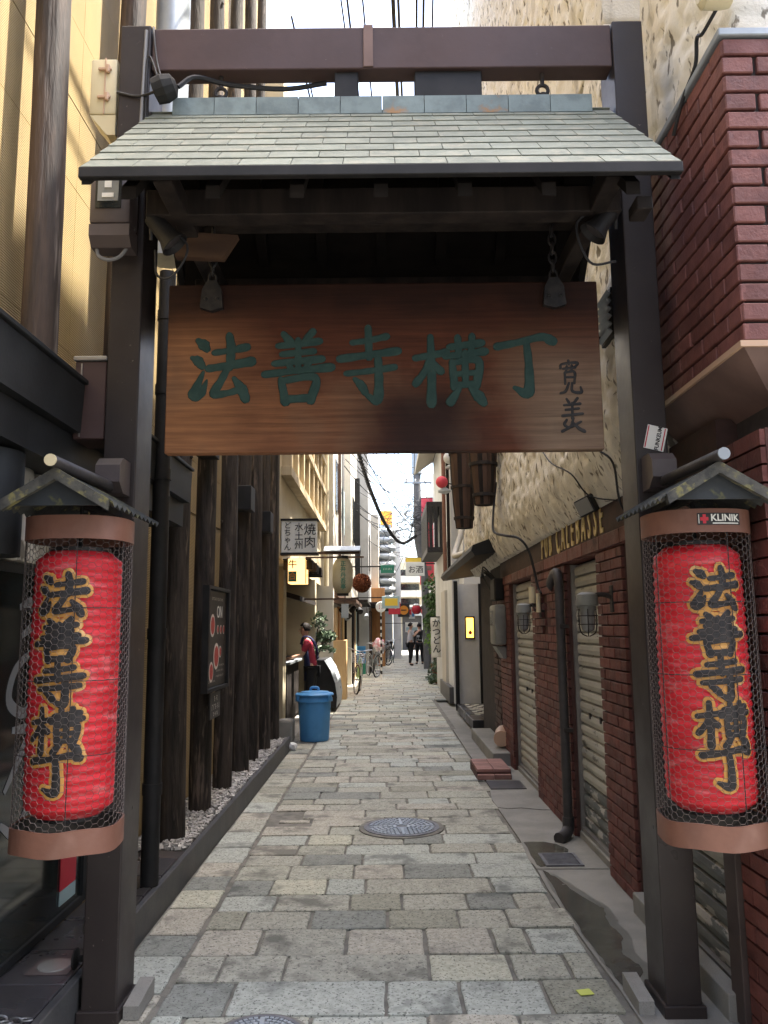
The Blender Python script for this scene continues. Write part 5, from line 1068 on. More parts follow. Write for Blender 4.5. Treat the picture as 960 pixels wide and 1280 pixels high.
for a in (-150, -35, 60): m = MB(); m.box((-.975 + .25 * math.cos(R(a)), 11.2 + .25 * math.sin(R(a)), .57), (.045, .06, .075), Matrix.Rotation(R(a), 3, 'Z'), .008); m.build('clip_handle', 'blue_plastic', bn)
m = MB(); q = random.Random(8)
bm = bmesh.new(); bmesh.ops.create_icosphere(bm, subdivisions=2, radius=.055)
for v in bm.verts: v.co = v.co * q.uniform(.75, 1.15)
bm.verts.index_update(); m.add([v.co + Vector((-1.17, 10.32, .045)) for v in bm.verts], [[v.index for v in f.verts] for f in bm.faces]); bm.free()
tag(m.build('crumpled_bag', 'plastic_bag', org=(-1.17, 10.32, 0)), 'crumpled white plastic bag lying at the kerb end before the blue bin', 'litter')
box_thing('stone_block', 'grey stone block at the foot of the last log post', 'block', (-1.35, 11.6, 0), [('stone', 'concrete', -1.45, -1.24, 10.9, 11.2, 0, .30, .03)])
# foliage helper
def leaves(m, c, rad, n, size, seed, flat=.55):
    q = random.Random(seed); c = Vector(c)
    for i in range(n):
        v = Vector((q.gauss(0, 1), q.gauss(0, 1), q.gauss(0, 1))).normalized() * q.random() ** .4; v = Vector((v.x * rad[0], v.y * rad[1], v.z * rad[2]))
        if math.sin(v.x * 9 + seed) + math.sin(v.y * 8 + 2 * seed) + math.sin(v.z * 10) < -.9: continue
        nrm = Vector((q.gauss(0, 1), q.gauss(0, 1), q.gauss(.6, 1))).normalized(); a = nrm.orthogonal().normalized(); b_ = nrm.cross(a); s = size * q.uniform(.6, 1.3); p = c + v
        m.add([p - a * s, p + b_ * s * flat, p + a * s, p - b_ * s * flat], [(0, 1, 2, 3)])
    return m
def plant(name, label, cat, base, clusters, mat, trunk, seed=1, pot=None, size=.05, n=500):
    t = thing(name, label, cat, base); m = MB()
    for p in trunk: m.tube(smooth_path(p, 4), [.03 * (1 - .7 * i / (len(smooth_path(p, 4)) - 1)) + .004 for i in range(len(smooth_path(p, 4)))], 6)
    m.build('trunk', 'bark', t); m = MB()
    for k, (c, r) in enumerate(clusters): leaves(m, c, r, n, size, seed + k)
    m.build('crown', mat, t)
    if pot: m = MB(); m.lathe([(.10, 0), (.15, .26), (.165, .27), (.165, .30), (.14, .30), (.13, .27)], pot, 20); m.build('pot', 'terracotta', t, smooth=True)
    return t
plant('potted_fern', 'airy green plant drooping behind the person in the apron', 'plant', (-1.35, 15.35, 0), [((-1.3, 15.3, 1.55), (.22, .2, .28)), ((-1.12, 15.3, 1.35), (.2, .15, .12)), ((-1.15, 15.2, 1.1), (.22, .15, .1))], 'leaf_grey', [[(-1.35, 15.4, .3), (-1.33, 15.35, .9), (-1.28, 15.3, 1.5)], [(-1.33, 15.35, .9), (-1.2, 15.3, 1.2), (-1.05, 15.2, 1.3)]], 3, (-1.35, 15.4, 0), .05, 260)

# ------------------------------------------------------------------ people
def skin_mesh(nodes, edges, name, mat, parent, sub=2):
    me = bpy.data.meshes.new(name); names = list(nodes); idx = {k: i for i, k in enumerate(names)}; L0 = ORG[parent.name]
    me.from_pydata([Vector(nodes[k][0]) - L0 for k in names], [(idx[a], idx[b_]) for a, b_ in edges], []); o = bpy.data.objects.new(name, me); COL.objects.link(o)
    bm = bmesh.new(); bm.from_mesh(me); lay = bm.verts.layers.skin.verify(); bm.verts.ensure_lookup_table()
    for i, k in enumerate(names):
        r = nodes[k][1]; bm.verts[i][lay].radius = (r, r) if not isinstance(r, tuple) else r; bm.verts[i][lay].use_root = (i == 0)
    bm.to_mesh(me); bm.free()
    md = o.modifiers.new('Skin', 'SKIN'); md.use_smooth_shade = True; md.branch_smoothing = .6
    sb = o.modifiers.new('Sub', 'SUBSURF'); sb.levels = sub; sb.render_levels = sub
    bpy.context.view_layer.update(); dg = bpy.context.evaluated_depsgraph_get(); me2 = bpy.data.meshes.new_from_object(o.evaluated_get(dg)); me2.name = name
    o.modifiers.clear(); o.data = me2; bpy.data.meshes.remove(me); me2.materials.clear(); me2.materials.append(MATS[mat])
    for p in me2.polygons: p.use_smooth = True
    o.parent = parent; ORG[o.name] = L0; return o
def person(base, face, label, top, bottom, pose, lean=0.0, sleeve='short', height=1.6, apron=None, hair_mat='hair', bag=False):
    """face: heading angle (0 looks along +x); pose: hand targets (forward, side, up) for left and right hand"""
    T = thing('person', label, 'person', base); B = Vector(base); k = height / 1.6
    f = Vector((math.cos(face), math.sin(face), 0)); s = Vector((-math.sin(face), math.cos(face), 0))
    def W(fw, sd, up): return B + (f * (fw + lean * max(0, up - .85)) + s * sd + Vector((0, 0, up))) * k
    N = {'pel': (W(0, 0, .86), (.125 * k, .10 * k)), 'waist': (W(.0, 0, 1.0), (.115 * k, .088 * k)), 'chest': (W(.01, 0, 1.18), (.135 * k, .10 * k)), 'neckb': (W(0, 0, 1.33), .06 * k), 'neck': (W(.015, 0, 1.39), .046 * k), 'jaw': (W(.045, 0, 1.435), (.058 * k, .066 * k)), 'head': (W(.035, 0, 1.50), (.074 * k, .088 * k)), 'crown': (W(.02, 0, 1.565), (.052 * k, .06 * k))}
    E = [('pel', 'waist'), ('waist', 'chest'), ('chest', 'neckb'), ('neckb', 'neck'), ('neck', 'jaw'), ('jaw', 'head'), ('head', 'crown')]
    for sg, nm, hand in ((1, 'l', pose[0]), (-1, 'r', pose[1])):
        sh = W(0, sg * .165, 1.29); hd = W(*hand); mid = (sh + hd) / 2; d = hd - sh; up = Vector((0, 0, -1)); L_ = .27 * k
        off = math.sqrt(max(0.0009, L_ * L_ - (d.length / 2) ** 2)) if d.length < 2 * L_ else .02
        n_ = (up - d.normalized() * up.dot(d.normalized())); n_ = n_.normalized() if n_.length > .1 else -f
        el = mid + (n_ * .8 - f * .3).normalized() * off
        N['sh' + nm] = (sh, .052 * k); N['ua' + nm] = (sh.lerp(el, .5), .046 * k); N['el' + nm] = (el, .037 * k); N['wr' + nm] = (el.lerp(hd, .82), .024 * k); N['pa' + nm] = (hd, (.034 * k, .018 * k))
        E += [('neckb', 'sh' + nm), ('sh' + nm, 'ua' + nm), ('ua' + nm, 'el' + nm), ('el' + nm, 'wr' + nm), ('wr' + nm, 'pa' + nm)]
        dh = (hd - el).normalized(); sd_ = dh.cross(Vector((0, 0, 1))); sd_ = sd_.normalized() if sd_.length > .1 else s
        for q in range(4):
            a = 'f%s%d' % (nm, q); b_ = a + 'b'; o_ = (q - 1.5) * .0195 * k; ln = (.07, .08, .076, .06)[q] * k
            N[a] = (hd + sd_ * o_ + dh * .05 * k, .0085 * k); N[b_] = (hd + sd_ * o_ * 1.1 + dh * (.05 * k + ln) - Vector((0, 0, .022 * k)), .007 * k); E += [('pa' + nm, a), (a, b_)]
        N['t' + nm] = (hd + sd_ * (-.045 * k * sg) + dh * .02 * k, .010 * k); N['t2' + nm] = (hd + sd_ * (-.055 * k * sg) + dh * .06 * k, .008 * k); E += [('pa' + nm, 't' + nm), ('t' + nm, 't2' + nm)]
        st = .03 * sg
        N['hp' + nm] = (W(0, sg * .085, .80), .088 * k); N['kn' + nm] = (W(.03 + st * .6, sg * .095, .45), .058 * k); N['an' + nm] = (W(-.02 + st * 1.5, sg * .10, .085), .038 * k); N['to' + nm] = (W(.13 + st * 1.5, sg * .115, .035), .033 * k)
        E += [('pel', 'hp' + nm), ('hp' + nm, 'kn' + nm), ('kn' + nm, 'an' + nm), ('an' + nm, 'to' + nm)]
    body = skin_mesh(N, E, 'body', 'skin', T)
    def cloth(keys, eds, grow, name, mat, moves=None):
        D = {}
        for q in keys:
            c, r = N[q]; D[q] = (c, tuple(x + grow for x in r) if isinstance(r, tuple) else r + grow)
        if moves: D.update(moves)
        return skin_mesh(D, [e for e in E if e[0] in D and e[1] in D] + eds, name, mat, T)
    cut = lambda a, b_, t, r: (N[a][0].lerp(N[b_][0], t), r)
    mv = {}; ex = []
    for nm in 'lr':
        if sleeve == 'short': mv['sl' + nm] = cut('ua' + nm, 'el' + nm, .55, .056 * k); ex.append(('ua' + nm, 'sl' + nm))
    keys = ['waist', 'pel', 'chest', 'neckb', 'shl', 'shr', 'ual', 'uar'] + (['ell', 'elr', 'wrl', 'wrr'] if sleeve == 'long' else [])
    cloth(keys, ex, .013 * k, 'shirt', top, mv)
    cloth(['pel', 'hpl', 'hpr', 'knl', 'knr', 'anl', 'anr'], [], .014 * k, 'trousers', bottom)
    for nm in 'lr':
        skin_mesh({'a': (N['an' + nm][0] - Vector((0, 0, .03 * k)), .045 * k), 'b': (N['to' + nm][0], .04 * k)}, [('a', 'b')], 'shoe', 'rubber', T, 2)
    hc = N['head'][0]; m = MB(); n = 16
    vs = []; rows = 8
    for i in range(rows + 1):
        ph = math.pi * (.02 + .60 * i / rows)
        for j in range(n):
            a = 2 * math.pi * j / n; front = math.cos(a); rr = .098 * k * (1 + .03 * math.sin(5 * a + i)); zz = math.cos(ph) * .108 * k
            if front > .35 and ph > 1.15: zz = max(zz, math.cos(1.15) * .108 * k); rr *= .86
            vs.append(hc + f * (rr * math.sin(ph) * front * 1.08 - .012 * k) + s * (rr * .9 * math.sin(ph) * math.sin(a)) + Vector((0, 0, zz + .022 * k)))
    m.add(vs, [(i * n + j, i * n + (j + 1) % n, (i + 1) * n + (j + 1) % n, (i + 1) * n + j) for i in range(rows) for j in range(n)] + [tuple(range(n))]); m.build('hair', hair_mat, T, smooth=True)
    m = MB(); m.lathe([(.001, -.012), (.012, -.008), (.010, .010), (.003, .026)], (0, 0, 0), 8); m.v = [p * k + hc + f * .094 * k + Vector((0, 0, -.025 * k)) for p in m.v]; m.build('nose', 'skin', T, smooth=True)
    for sg in (1, -1):
        m = MB(); m.box(hc + f * .083 * k + s * sg * .03 * k + Vector((0, 0, .004 * k)), (.012 * k, .012 * k, .008 * k), None, .003); m.build('eye', 'ink', T)
        m = MB(); m.box(hc + f * .012 * k + s * sg * .078 * k + Vector((0, 0, -.01 * k)), (.03 * k, .02 * k, .05 * k), None, .008); m.build('ear', 'skin', T)
    m = MB(); m.box(hc + f * .084 * k + Vector((0, 0, -.062 * k)), (.01 * k, .034 * k, .007 * k) if abs(f.x) > .7 else (.034 * k, .01 * k, .007 * k), None, .002); m.build('mouth', 'sign_red', T)
    if apron:
        m = MB(); rows = [(.62, .17, .145), (.85, .17, .142), (1.0, .15, .126), (1.12, .13, .138), (1.26, .10, .13)]; vs = []; n = 9
        for (z, w, d) in rows:
            for j in range(n): a = (j / (n - 1) - .5) * 2.9; vs.append(W(math.cos(a) * d, math.sin(a) * w, z))
        m.add(vs, [(i * n + j, i * n + j + 1, (i + 1) * n + j + 1, (i + 1) * n + j) for i in range(len(rows) - 1) for j in range(n - 1)]); o = m.build('apron', apron, T, smooth=True)
        md = o.modifiers.new('Thickness', 'SOLIDIFY'); md.thickness = .012 * k
        for sg in (1, -1): m = MB(); m.tube(smooth_path([W(.135, sg * .07, 1.25), W(.07, sg * .09, 1.37), W(-.05, sg * .10, 1.36), W(-.125, sg * .07, 1.2), W(-.125, -sg * .03, 1.0)], 5), .018 * k, 6); m.build('apron_strap', apron, T, smooth=True)
    return T, W
WOM, _ = person((-1.27, 14.1, 0), math.pi, 'person in a red shirt and navy apron bending over the counter', 'shirt_red', 'trouser_black', [(.42, .10, 1.0), (.40, -.12, 1.02)], .16, 'short', 1.58, 'apron_navy')
FP, W2 = person((1.0, 32.6, 0), R(20), 'person in a white T-shirt and dark trousers holding up a camera far down the alley', 'shirt_white', 'trouser_black', [(.34, .05, 1.30), (.34, -.06, 1.30)], 0, 'short', 1.68)
m = MB(); m.box(W2(.42, 0, 1.33), (.05, .13, .08), Matrix.Rotation(R(20), 3, 'Z'), .006); tag(m.build('held_camera', 'galv', org=W2(.42, 0, 1.33)), 'small silver camera held up by the person in white far down the alley', 'camera')
person((1.42, 33.6, 0), R(100), 'person in dark clothes standing behind the one in the white T-shirt', 'trouser_black', 'trouser_black', [(.1, .2, .75), (.1, -.2, .75)], 0, 'long', 1.66)

# ------------------------------------------------------------------ bicycles, motor scooter
def bicycle(loc, rz, frame, label, basket=False, turn=0.25):
    T = thing('bicycle', label, 'bicycle', loc, 'bicycles parked along the left shopfronts'); M3 = Matrix.Rotation(rz, 3, 'Z') @ Matrix.Rotation(R(-5), 3, 'X'); L0 = Vector(loc); P = lambda x, y, z: M3 @ Vector((x, y, z)) + L0
    r = .33
    for cx, st in ((-.52, 0), (.52, turn)):
        RM = Matrix.Rotation(st, 3, 'Z'); Q = lambda x, y, z: P(cx + (RM @ Vector((x, y, 0))).x, (RM @ Vector((x, y, 0))).y, z)
        m = MB(); m.tube([Q(math.cos(a) * r, 0, r + math.sin(a) * r) for a in [i * math.pi / 14 for i in range(29)]], .018, 6, False); w = m.build('wheel', 'rubber', T, smooth=True)
        m = MB(); m.tube([Q(math.cos(a) * .305, 0, r + math.sin(a) * .305) for a in [i * math.pi / 14 for i in range(29)]], .010, 5, False)
        for i in range(14): a = i * math.pi / 7; m.tube([Q(math.cos(a) * .02, .01 * (-1) ** i, r + math.sin(a) * .02), Q(math.cos(a) * .30, 0, r + math.sin(a) * .30)], .0022, 3, False)
        m.cyl(Q(0, -.04, r), Q(0, .04, r), .022, 8); m.build('spokes_and_rim', 'bike_silver', w)
        m = MB(); m.tube([Q(math.cos(a) * .36, 0, r + math.sin(a) * .36) for a in [R(20 + i * 14) for i in range(11)]], .014, 5); m.build('mudguard', 'bike_silver', T)
    m = MB()
    for a, b_ in (((-.52, .33), (-.08, .28)), ((-.52, .33), (-.18, .66)), ((-.08, .28), (-.20, .80)), ((-.08, .28), (.36, .70)), ((-.10, .40), (.37, .76)), ((.35, .88), (.52, .33))): m.tube([P(a[0], 0, a[1]), P(b_[0], 0, b_[1])], .017, 8)
    m.build('frame', frame, T, smooth=True)
    m = MB(); m.tube([P(.35, 0, .86), P(.33, 0, .98)], .012, 8); m.tube(smooth_path([P(.12, -.28, 1.0), P(.24, -.27, 1.02), P(.35, -.12, .99), P(.36, 0, .97), P(.35, .12, .99), P(.24, .27, 1.02), P(.12, .28, 1.0)], 5), .011, 7); m.build('handlebar', 'bike_silver', T, smooth=True)
    m = MB(); m.tube([P(-.32, 0, .86), P(-.2, 0, .87), P(-.05, 0, .86)], [.075, .06, .022], 8); m.tube([P(-.2, 0, .72), P(-.21, 0, .84)], .012, 6); m.build('saddle', 'rubber', T, smooth=True)
    m = MB(); m.tube([P(-.08, .05, .28), P(-.04, .06, .12), P(-.04, .15, .12)], .01, 6); m.tube([P(-.08, -.05, .28), P(-.12, -.06, .44), P(-.12, -.15, .44)], .01, 6); m.torus(P(-.08, .05, .28), .08, .006, 'x' if abs(math.sin(rz)) > .7 else 'y', 16, 5); m.build('crank', 'bike_silver', T)
    if basket:
        m = MB()
        for i in range(6):
            z = .72 + i * .04; w = .13 + i * .006; m.tube([P(.40, -w, z), P(.66 + i * .004, -w, z), P(.66 + i * .004, w, z), P(.40, w, z), P(.40, -w, z)], .004, 4)
        for i in range(8): t = -.13 + i * .037; m.tube([P(.66, t, .72), P(.685, t * 1.2, .93)], .003, 4); m.tube([P(.42 + i * .034, -.13, .72), P(.42 + i * .036, -.16, .93)], .003, 4); m.tube([P(.42 + i * .034, .13, .72), P(.42 + i * .036, .16, .93)], .003, 4)
        m.build('basket', 'bike_silver', T)
    return P
bicycle((-.66, 19.3, 0), R(-93), 'bike_green', 'green bicycle facing the camera, nearest of the parked bicycles', True, .3)
P2 = bicycle((-.42, 25.6, 0), R(-75), 'bike_silver', 'silver bicycle with a pink bag in its basket', True, -.6)
m = MB(); bm = bmesh.new(); bmesh.ops.create_icosphere(bm, subdivisions=3, radius=.2); q = random.Random(2)
for v in bm.verts: v.co = Vector((v.co.x * .9, v.co.y * .8, v.co.z)) * (1 + .12 * math.sin(v.co.x * 25) * math.cos(v.co.z * 21)) 
bm.verts.index_update(); c_ = P2(.54, 0, 1.0); m.add([v.co + c_ for v in bm.verts], [[v.index for v in f.verts] for f in bm.faces]); bm.free(); tag(m.build('pink_bag', 'pink_bag', org=c_, smooth=True), 'pink and white plastic bag stuffed into a bicycle basket', 'bag')
bicycle((-.35, 27.4, 0), R(-80), 'rubber', 'black bicycle right behind the silver one with the bag', True, .2)
bicycle((.05, 33.5, 0), R(-85), 'bike_silver', 'distant bicycle beside the orange pillar', False, .4); bicycle((.25, 36.0, 0), R(-80), 'rubber', 'farthest bicycle, beyond the orange pillar', False, -.2)
bl2 = box_thing('blue_board', 'narrow blue and green board leaning behind the green bicycle', 'board', (-.75, 20.6, 0), [('upper', 'bike_blue', -.72, -.50, 20.6, 20.63, .62, 1.05), ('lower', 'sign_green_flat', -.72, -.50, 20.6, 20.63, .35, .615)])
MS = thing('motor_scooter', 'dark motor scooter seen from behind, parked on the right of the alley', 'scooter', (1.62, 32.0, 0)); B = Vector((1.62, 32.0, 0)); 
for y, nm in ((-.5, 'wheel'), (.6, 'wheel')):
    m = MB(); m.torus(B + Vector((0, y, .25)), .20, .055, 'x', 24, 8); w = m.build(nm, 'rubber', MS, smooth=True); m = MB(); m.cyl(B + Vector((-.04, y, .25)), B + Vector((.04, y, .25)), .15, 16); m.build('rim', 'bike_silver', w)
m = MB(); m.tube([B + Vector((0, -.62, .55)), B + Vector((0, -.3, .58)), B + Vector((0, 0, .48)), B + Vector((0, .2, .3)), B + Vector((0, .42, .42)), B + Vector((0, .5, .85))], [.10, .15, .15, .12, .13, .10], 12); m.build('body', 'black_steel', MS, smooth=True)
m = MB(); m.tube([B + Vector((0, -.68, .74)), B + Vector((0, -.3, .77)), B + Vector((0, .05, .72))], [.10, .13, .09], 10); m.build('seat', 'rubber', MS, smooth=True)
m = MB(); m.tube(smooth_path([B + Vector((-.32, .34, 1.02)), B + Vector((0, .48, 1.0)), B + Vector((.32, .34, 1.02))], 4), .016, 6); m.build('handlebar', 'bike_silver', MS)
for sx in (-1, 1): m = MB(); m.box(B + Vector((sx * .30, .42, 1.16)), (.12, .03, .08), None, .012); m.cyl(B + Vector((sx * .28, .38, 1.02)), B + Vector((sx * .30, .42, 1.12)), .008, 6); m.build('mirror', 'galv', MS)
m = MB(); m.box(B + Vector((0, -.74, .62)), (.14, .05, .07), None, .01); m.build('tail_light', 'sign_red', MS); m = MB(); m.box(B + Vector((0, -.76, .46)), (.18, .012, .11)); m.build('number_plate', 'sign_white', MS)

# ------------------------------------------------------------------ left far frontages
def frontage(name, label, x, y0, y1, h, mat, parts):
    t = thing(name, label, 'building', (x, (y0 + y1) / 2, 0)); m = MB(); m.bx(-9, x, y0, y1, 0, h); m.build('wall', mat, t)
    for (pn, mt_, dx0, dx1, a, b_, z0, z1) in parts: m = MB(); m.bx(x + dx0, x + dx1, a, b_, z0, z1, .006 if min(dx1 - dx0, b_ - a, z1 - z0) > .03 else 0); m.build(pn, mt_, t)
    return t
frontage('timber_shop', 'sunlit shop with pale timber doors behind the green bicycle', -1.12, 17.42, 21.9, 8.6, 'pale_wall',
  [('door', 'pale_wood', .002, .05, 17.6, 18.3, .05, 1.95), ('cabinet', 'pale_wood', .0, .28, 17.45, 18.0, .0, 1.25), ('door', 'orange_wood', .002, .05, 18.8, 19.5, .05, 2.0), ('window', 'glass_dark', .002, .03, 19.7, 20.4, .9, 1.95), ('door', 'pale_wood', .002, .05, 20.6, 21.3, .05, 2.0),
   ('shop_eave', 'mid_wood', 0, .5, 17.5, 21.8, 2.05, 2.13), ('sign_board', 'mid_wood', 0, .08, 17.8, 21.5, 2.2, 2.55), ('pipe', 'mid_wood', .01, .08, 19.2, 19.28, 2.6, 8.5), ('pipe', 'cable_grey', .01, .06, 20.9, 20.98, 2.2, 8.5), ('window', 'glass_dark', .002, .03, 18.2, 19.0, 4.2, 5.4), ('window', 'sign_bluegrey', .002, .04, 20.9, 21.7, 4.0, 5.2), ('pillar', 'dark_wood', 0, .10, 21.45, 21.6, 0, 2.05)])
frontage('narrow_bar', 'narrow bar with dark door frames and a white upper wall', -.92, 21.92, 27.2, 9.2, 'pale_wall',
  [('door', 'dark_wood', .002, .06, 22.1, 22.9, 0, 2.1), ('door', 'pale_wood', .002, .05, 23.2, 23.9, .05, 2.0), ('window', 'sign_bluegrey', .002, .05, 24.3, 25.0, .7, 2.0), ('door', 'dark_wood', .002, .08, 25.3, 26.2, 0, 2.1), ('shop_eave', 'dark_wood', 0, .45, 22.0, 27.1, 2.2, 2.28), ('window', 'glass_dark', .002, .03, 23.0, 24.2, 4.0, 5.3), ('shutter_box', 'black_steel', .0, .16, 24.9, 25.2, 3.0, 6.2)])
frontage('grey_house', 'grey fronted house with an orange pillar on the left far side', -.55, 27.22, 33.0, 7.6, 'grey_wall',
  [('door', 'mid_wood', .002, .06, 27.6, 28.5, 0, 2.1), ('door', 'dark_wood', .002, .06, 29.2, 30.2, 0, 2.1), ('shop_eave', 'dark_wood', 0, .5, 27.4, 32.8, 2.3, 2.38), ('window', 'glass_dark', .002, .03, 28.5, 30, 3.5, 4.8), ('pillar', 'orange_wood', 0, .55, 32.3, 32.9, 0, 3.1)])
frontage('pale_house', 'pale house beyond the orange pillar', -.25, 33.02, 39.2, 6.2, 'pale_wall', [('door', 'dark_wood', .002, .06, 34, 35, 0, 2.1), ('shop_eave', 'dark_wood', 0, .5, 33.2, 39, 2.3, 2.38), ('window', 'glass_dark', .002, .03, 35, 37, 3.4, 4.6)])
TW = thing('stair_tower', 'grey tower of stacked rounded balconies at the left far end', 'tower', (-.1, 40.4, 0)); m = MB(); m.bx(-1.6, .35, 39.6, 42, 0, 6.6); m.build('core_wall', 'blue_grey_wall', TW)
for i in range(10): z = 2.55 + i * .41; m = MB(); m.tube([(-.62, 39.9, z), (-.55, 39.5, z), (-.45, 39.38, z), (.28, 39.38, z), (.38, 39.5, z), (.42, 39.9, z)], .155, 12); m.build('balcony_ring', 'galv', TW, smooth=True)
box_thing('white_pier', 'tall white building edge just right of the grey balcony tower', 'building', (.62, 41, 0), [('wall', 'white_paint', .44, .80, 40, 45, 0, 6.4)])
box_thing('orange_hoarding', 'orange rooftop hoarding above the grey balcony tower', 'hoarding', (.1, 41.0, 6.6), [('panel', 'sign_orange', -.2, .42, 41.0, 41.08, 6.62, 7.5), ('frame', 'grey_wall', -.14, -.08, 41.085, 41.15, 6.6, 7.45)])
FB = thing('far_building', 'cream building with stepped balconies closing the view at the alley end', 'building', (2, 58, 0)); m = MB(); m.bx(-4, 9, 56, 62, 0, 6.0); m.build('wall', 'cream_wall', FB)
for z in (2.6, 3.6, 4.6): m = MB(); m.bx(.9, 2.6, 55.2, 56, z, z + .45); m.build('balcony', 'pale_wall', FB)
for z in (3.1, 4.1, 5.1): m = MB(); m.bx(1.0, 2.4, 55.97, 55.995, z, z + .42); m.build('window', 'glass_dark', FB)
m = MB(); m.bx(1.2, 3.0, 55.9, 55.99, 0, 2.3); m.build('doorway', 'ink', FB); m = MB(); m.bx(.9, 3.3, 55.4, 55.95, 2.32, 2.5); m.build('porch_roof', 'grey_wall', FB)
box_thing('white_block', 'pale grey block far behind the cream building', 'building', (1.4, 70, 0), [('wall', 'pale_wall', -6, 10, 70, 75, 0, 7.6)])
for i, (nm, lab, mat, x0, x1, z0, z1, y) in enumerate((('green_sign', 'small green hanging sign beside the cedar ball', 'sign_green_flat', -.10, .24, 2.86, 3.06, 20.0), ('yellow_sign', 'blue-grey sign with yellow panel below the green one', 'sign_bluegrey', -.08, .40, 2.03, 2.36, 22.0), ('red_sign', 'square red sign with a white mark over the far shops', 'sign_red', .12, .52, 1.95, 2.36, 27.0), ('dark_sign', 'dark square sign with an orange disc over the far bicycles', 'ink', .48, .92, 1.90, 2.40, 30.0), ('poster_sign', 'white poster sign with red and blue marks next to the orange disc sign', 'sign_white', .92, 1.15, 1.85, 2.3, 31.0), ('low_white_board', 'pale green and white board low above the far doorway', 'sign_white', .95, 1.55, 1.3, 1.75, 38.0))):
    t = box_thing(nm, lab, 'sign', ((x0 + x1) / 2, y, z0), [('panel', mat, x0, x1, y, y + .06, z0, z1, .006)])
    m = MB(); m.bx(-1.0 if y < 27 else -.5, x0 + .02, y + .02, y + .045, z1 - .05, z1 - .02); m.build('arm', 'black_steel', t)
    if nm == 'yellow_sign': m = MB(); m.bx(x0 + .08, x1 - .05, y - .006, y - .001, z0 + .07, z1 - .06); m.build('face', 'sign_yellow', t)
    if nm == 'dark_sign': q = MB(); disc(q, lambda u, v, w: ((.70 + u), y - w, 2.15 + v), .17, 24, .004); q.build('disc', 'sign_orange', t); q = MB(); q.bx(.60, .80, y - .012, y - .006, 2.13, 2.17); q.build('mark', 'mid_wood', t)
    if nm == 'red_sign': q = MB(); disc(q, lambda u, v, w: (.36 + u, y - w, 2.18 + v), .05, 16, .004); q.build('mark', 'sign_white', t)
    if nm == 'green_sign': print_row(lambda u, v, w: (.07 + u, y - .002 - w, 2.96 + v), .11, .05, 6, 8).build('small_print', 'sign_white', t)
    if nm == 'poster_sign': q = MB(); q.bx(.95, 1.02, 30.99, 30.998, 2.0, 2.2); q.build('mark', 'sign_red', t); q = MB(); q.bx(1.04, 1.12, 30.99, 30.998, 1.92, 2.05); q.build('mark', 'bike_blue', t)
    if nm == 'low_white_board': q = MB(); q.bx(.99, 1.51, 37.99, 37.998, 1.36, 1.52); q.build('mark', 'sign_bluegrey', t)
rs = thing('round_sign', 'round white sign with red edge on a checked post', 'sign', (-.12, 24, 0)); m = MB(); m.lathe([(.15, -.02), (.16, 0), (.15, .02)], (0, 0, 0), 28); m.v = [Matrix.Rotation(R(90), 3, 'X') @ p + Vector((-.12, 24, 2.12)) for p in m.v]; m.build('disc', 'sign_white', rs)
print_row(lambda u, v, w: (-.12 + u, 23.976 - w, 2.12 + v), .09, .12, 2, 9).build('small_print', 'sign_red', rs); m = MB(); m.cyl((-.12, 24.03, 0), (-.12, 24.03, 1.97), .025, 8); m.build('post', 'white_paint', rs)
for i in range(9): m = MB(); m.cyl((-.12, 24.03, .15 + i * .2), (-.12, 24.03, .25 + i * .2), .027, 8); m.build('stripe', 'ink', rs)
# small eave clutter over the sunlit shops: cameras, vents, lamps
cl = thing('eave_fittings', 'dark cluster of lamps and brackets under the eave of the sunlit shop', 'fittings', (-.7, 18, 2.0))
q = random.Random(12)
for i in range(9): m = MB(); c = Vector((-1.0 + q.uniform(0, .55), 17.6 + q.uniform(0, 3), 1.80 + q.uniform(0, .3))); m.cyl(c, c + Vector((q.uniform(-.1, .1), -.12, -.08)), .05, 10, .07); m.build('lamp', ('old_iron', 'galv', 'black_steel')[i % 3], cl, smooth=True); m = MB(); m.cyl(c, (c.x, c.y, 2.12), .01, 6); m.build('rod', 'old_iron', cl)
box_thing('hanging_plaque', 'narrow wooden plaque hanging under the eave left of the cedar ball', 'plaque', (-.86, 17.0, 1.6), [('board', 'galv', -.93, -.78, 17.2, 17.23, 1.72, 2.02), ('cord', 'cable', -.86, -.85, 17.21, 17.22, 2.02, 2.4)])

# ================================================================== RIGHT, FURTHER DOWN
EN = thing('white_entrance', 'low dark-roofed restaurant entrance with a white panel and checkered door', 'building', (1.6, 13.5, 0))
m = MB(); m.bx(2.0, 6, 12.26, 16.2, 0, 2.3); m.bx(2.05, 6, 12.26, 15.2, 2.3, 11); m.build('wall', 'house_white', EN); m = MB(); m.bx(1.5, 6, 15.2, 16.2, 2.3, 8); m.build('upper_wall', 'house_white', EN)
m = MB(); m.bx(1.36, 2.0, 15.0, 15.2, .12, 2.3); m.build('white_panel', 'white_paint', EN)
m = MB(); m.bx(1.28, 1.35, 14.9, 14.98, 0, 2.35); m.build('corner_post', 'black_steel', EN); m = MB(); m.bx(1.74, 1.80, 14.92, 14.99, .12, 2.3); m.build('frame_post', 'black_steel', EN)
m = MB(); m.bx(1.30, 1.99, 12.3, 14.9, -.02, .12, .008); step = m.build('step', 'black_tile', EN)
for i in range(6):
    for j in range(9):
        if (i + j) % 2 == 0: m = MB(); m.bx(1.42 + i * .085, 1.50 + i * .085, 13.0 + j * .2, 13.19 + j * .2, .121, .127); m.build('mat_tile', 'mat_check', step)
m = MB(); m.bx(1.94, 1.99, 12.4, 14.9, .12, 2.2); dr = m.build('door', 'black_steel', EN)
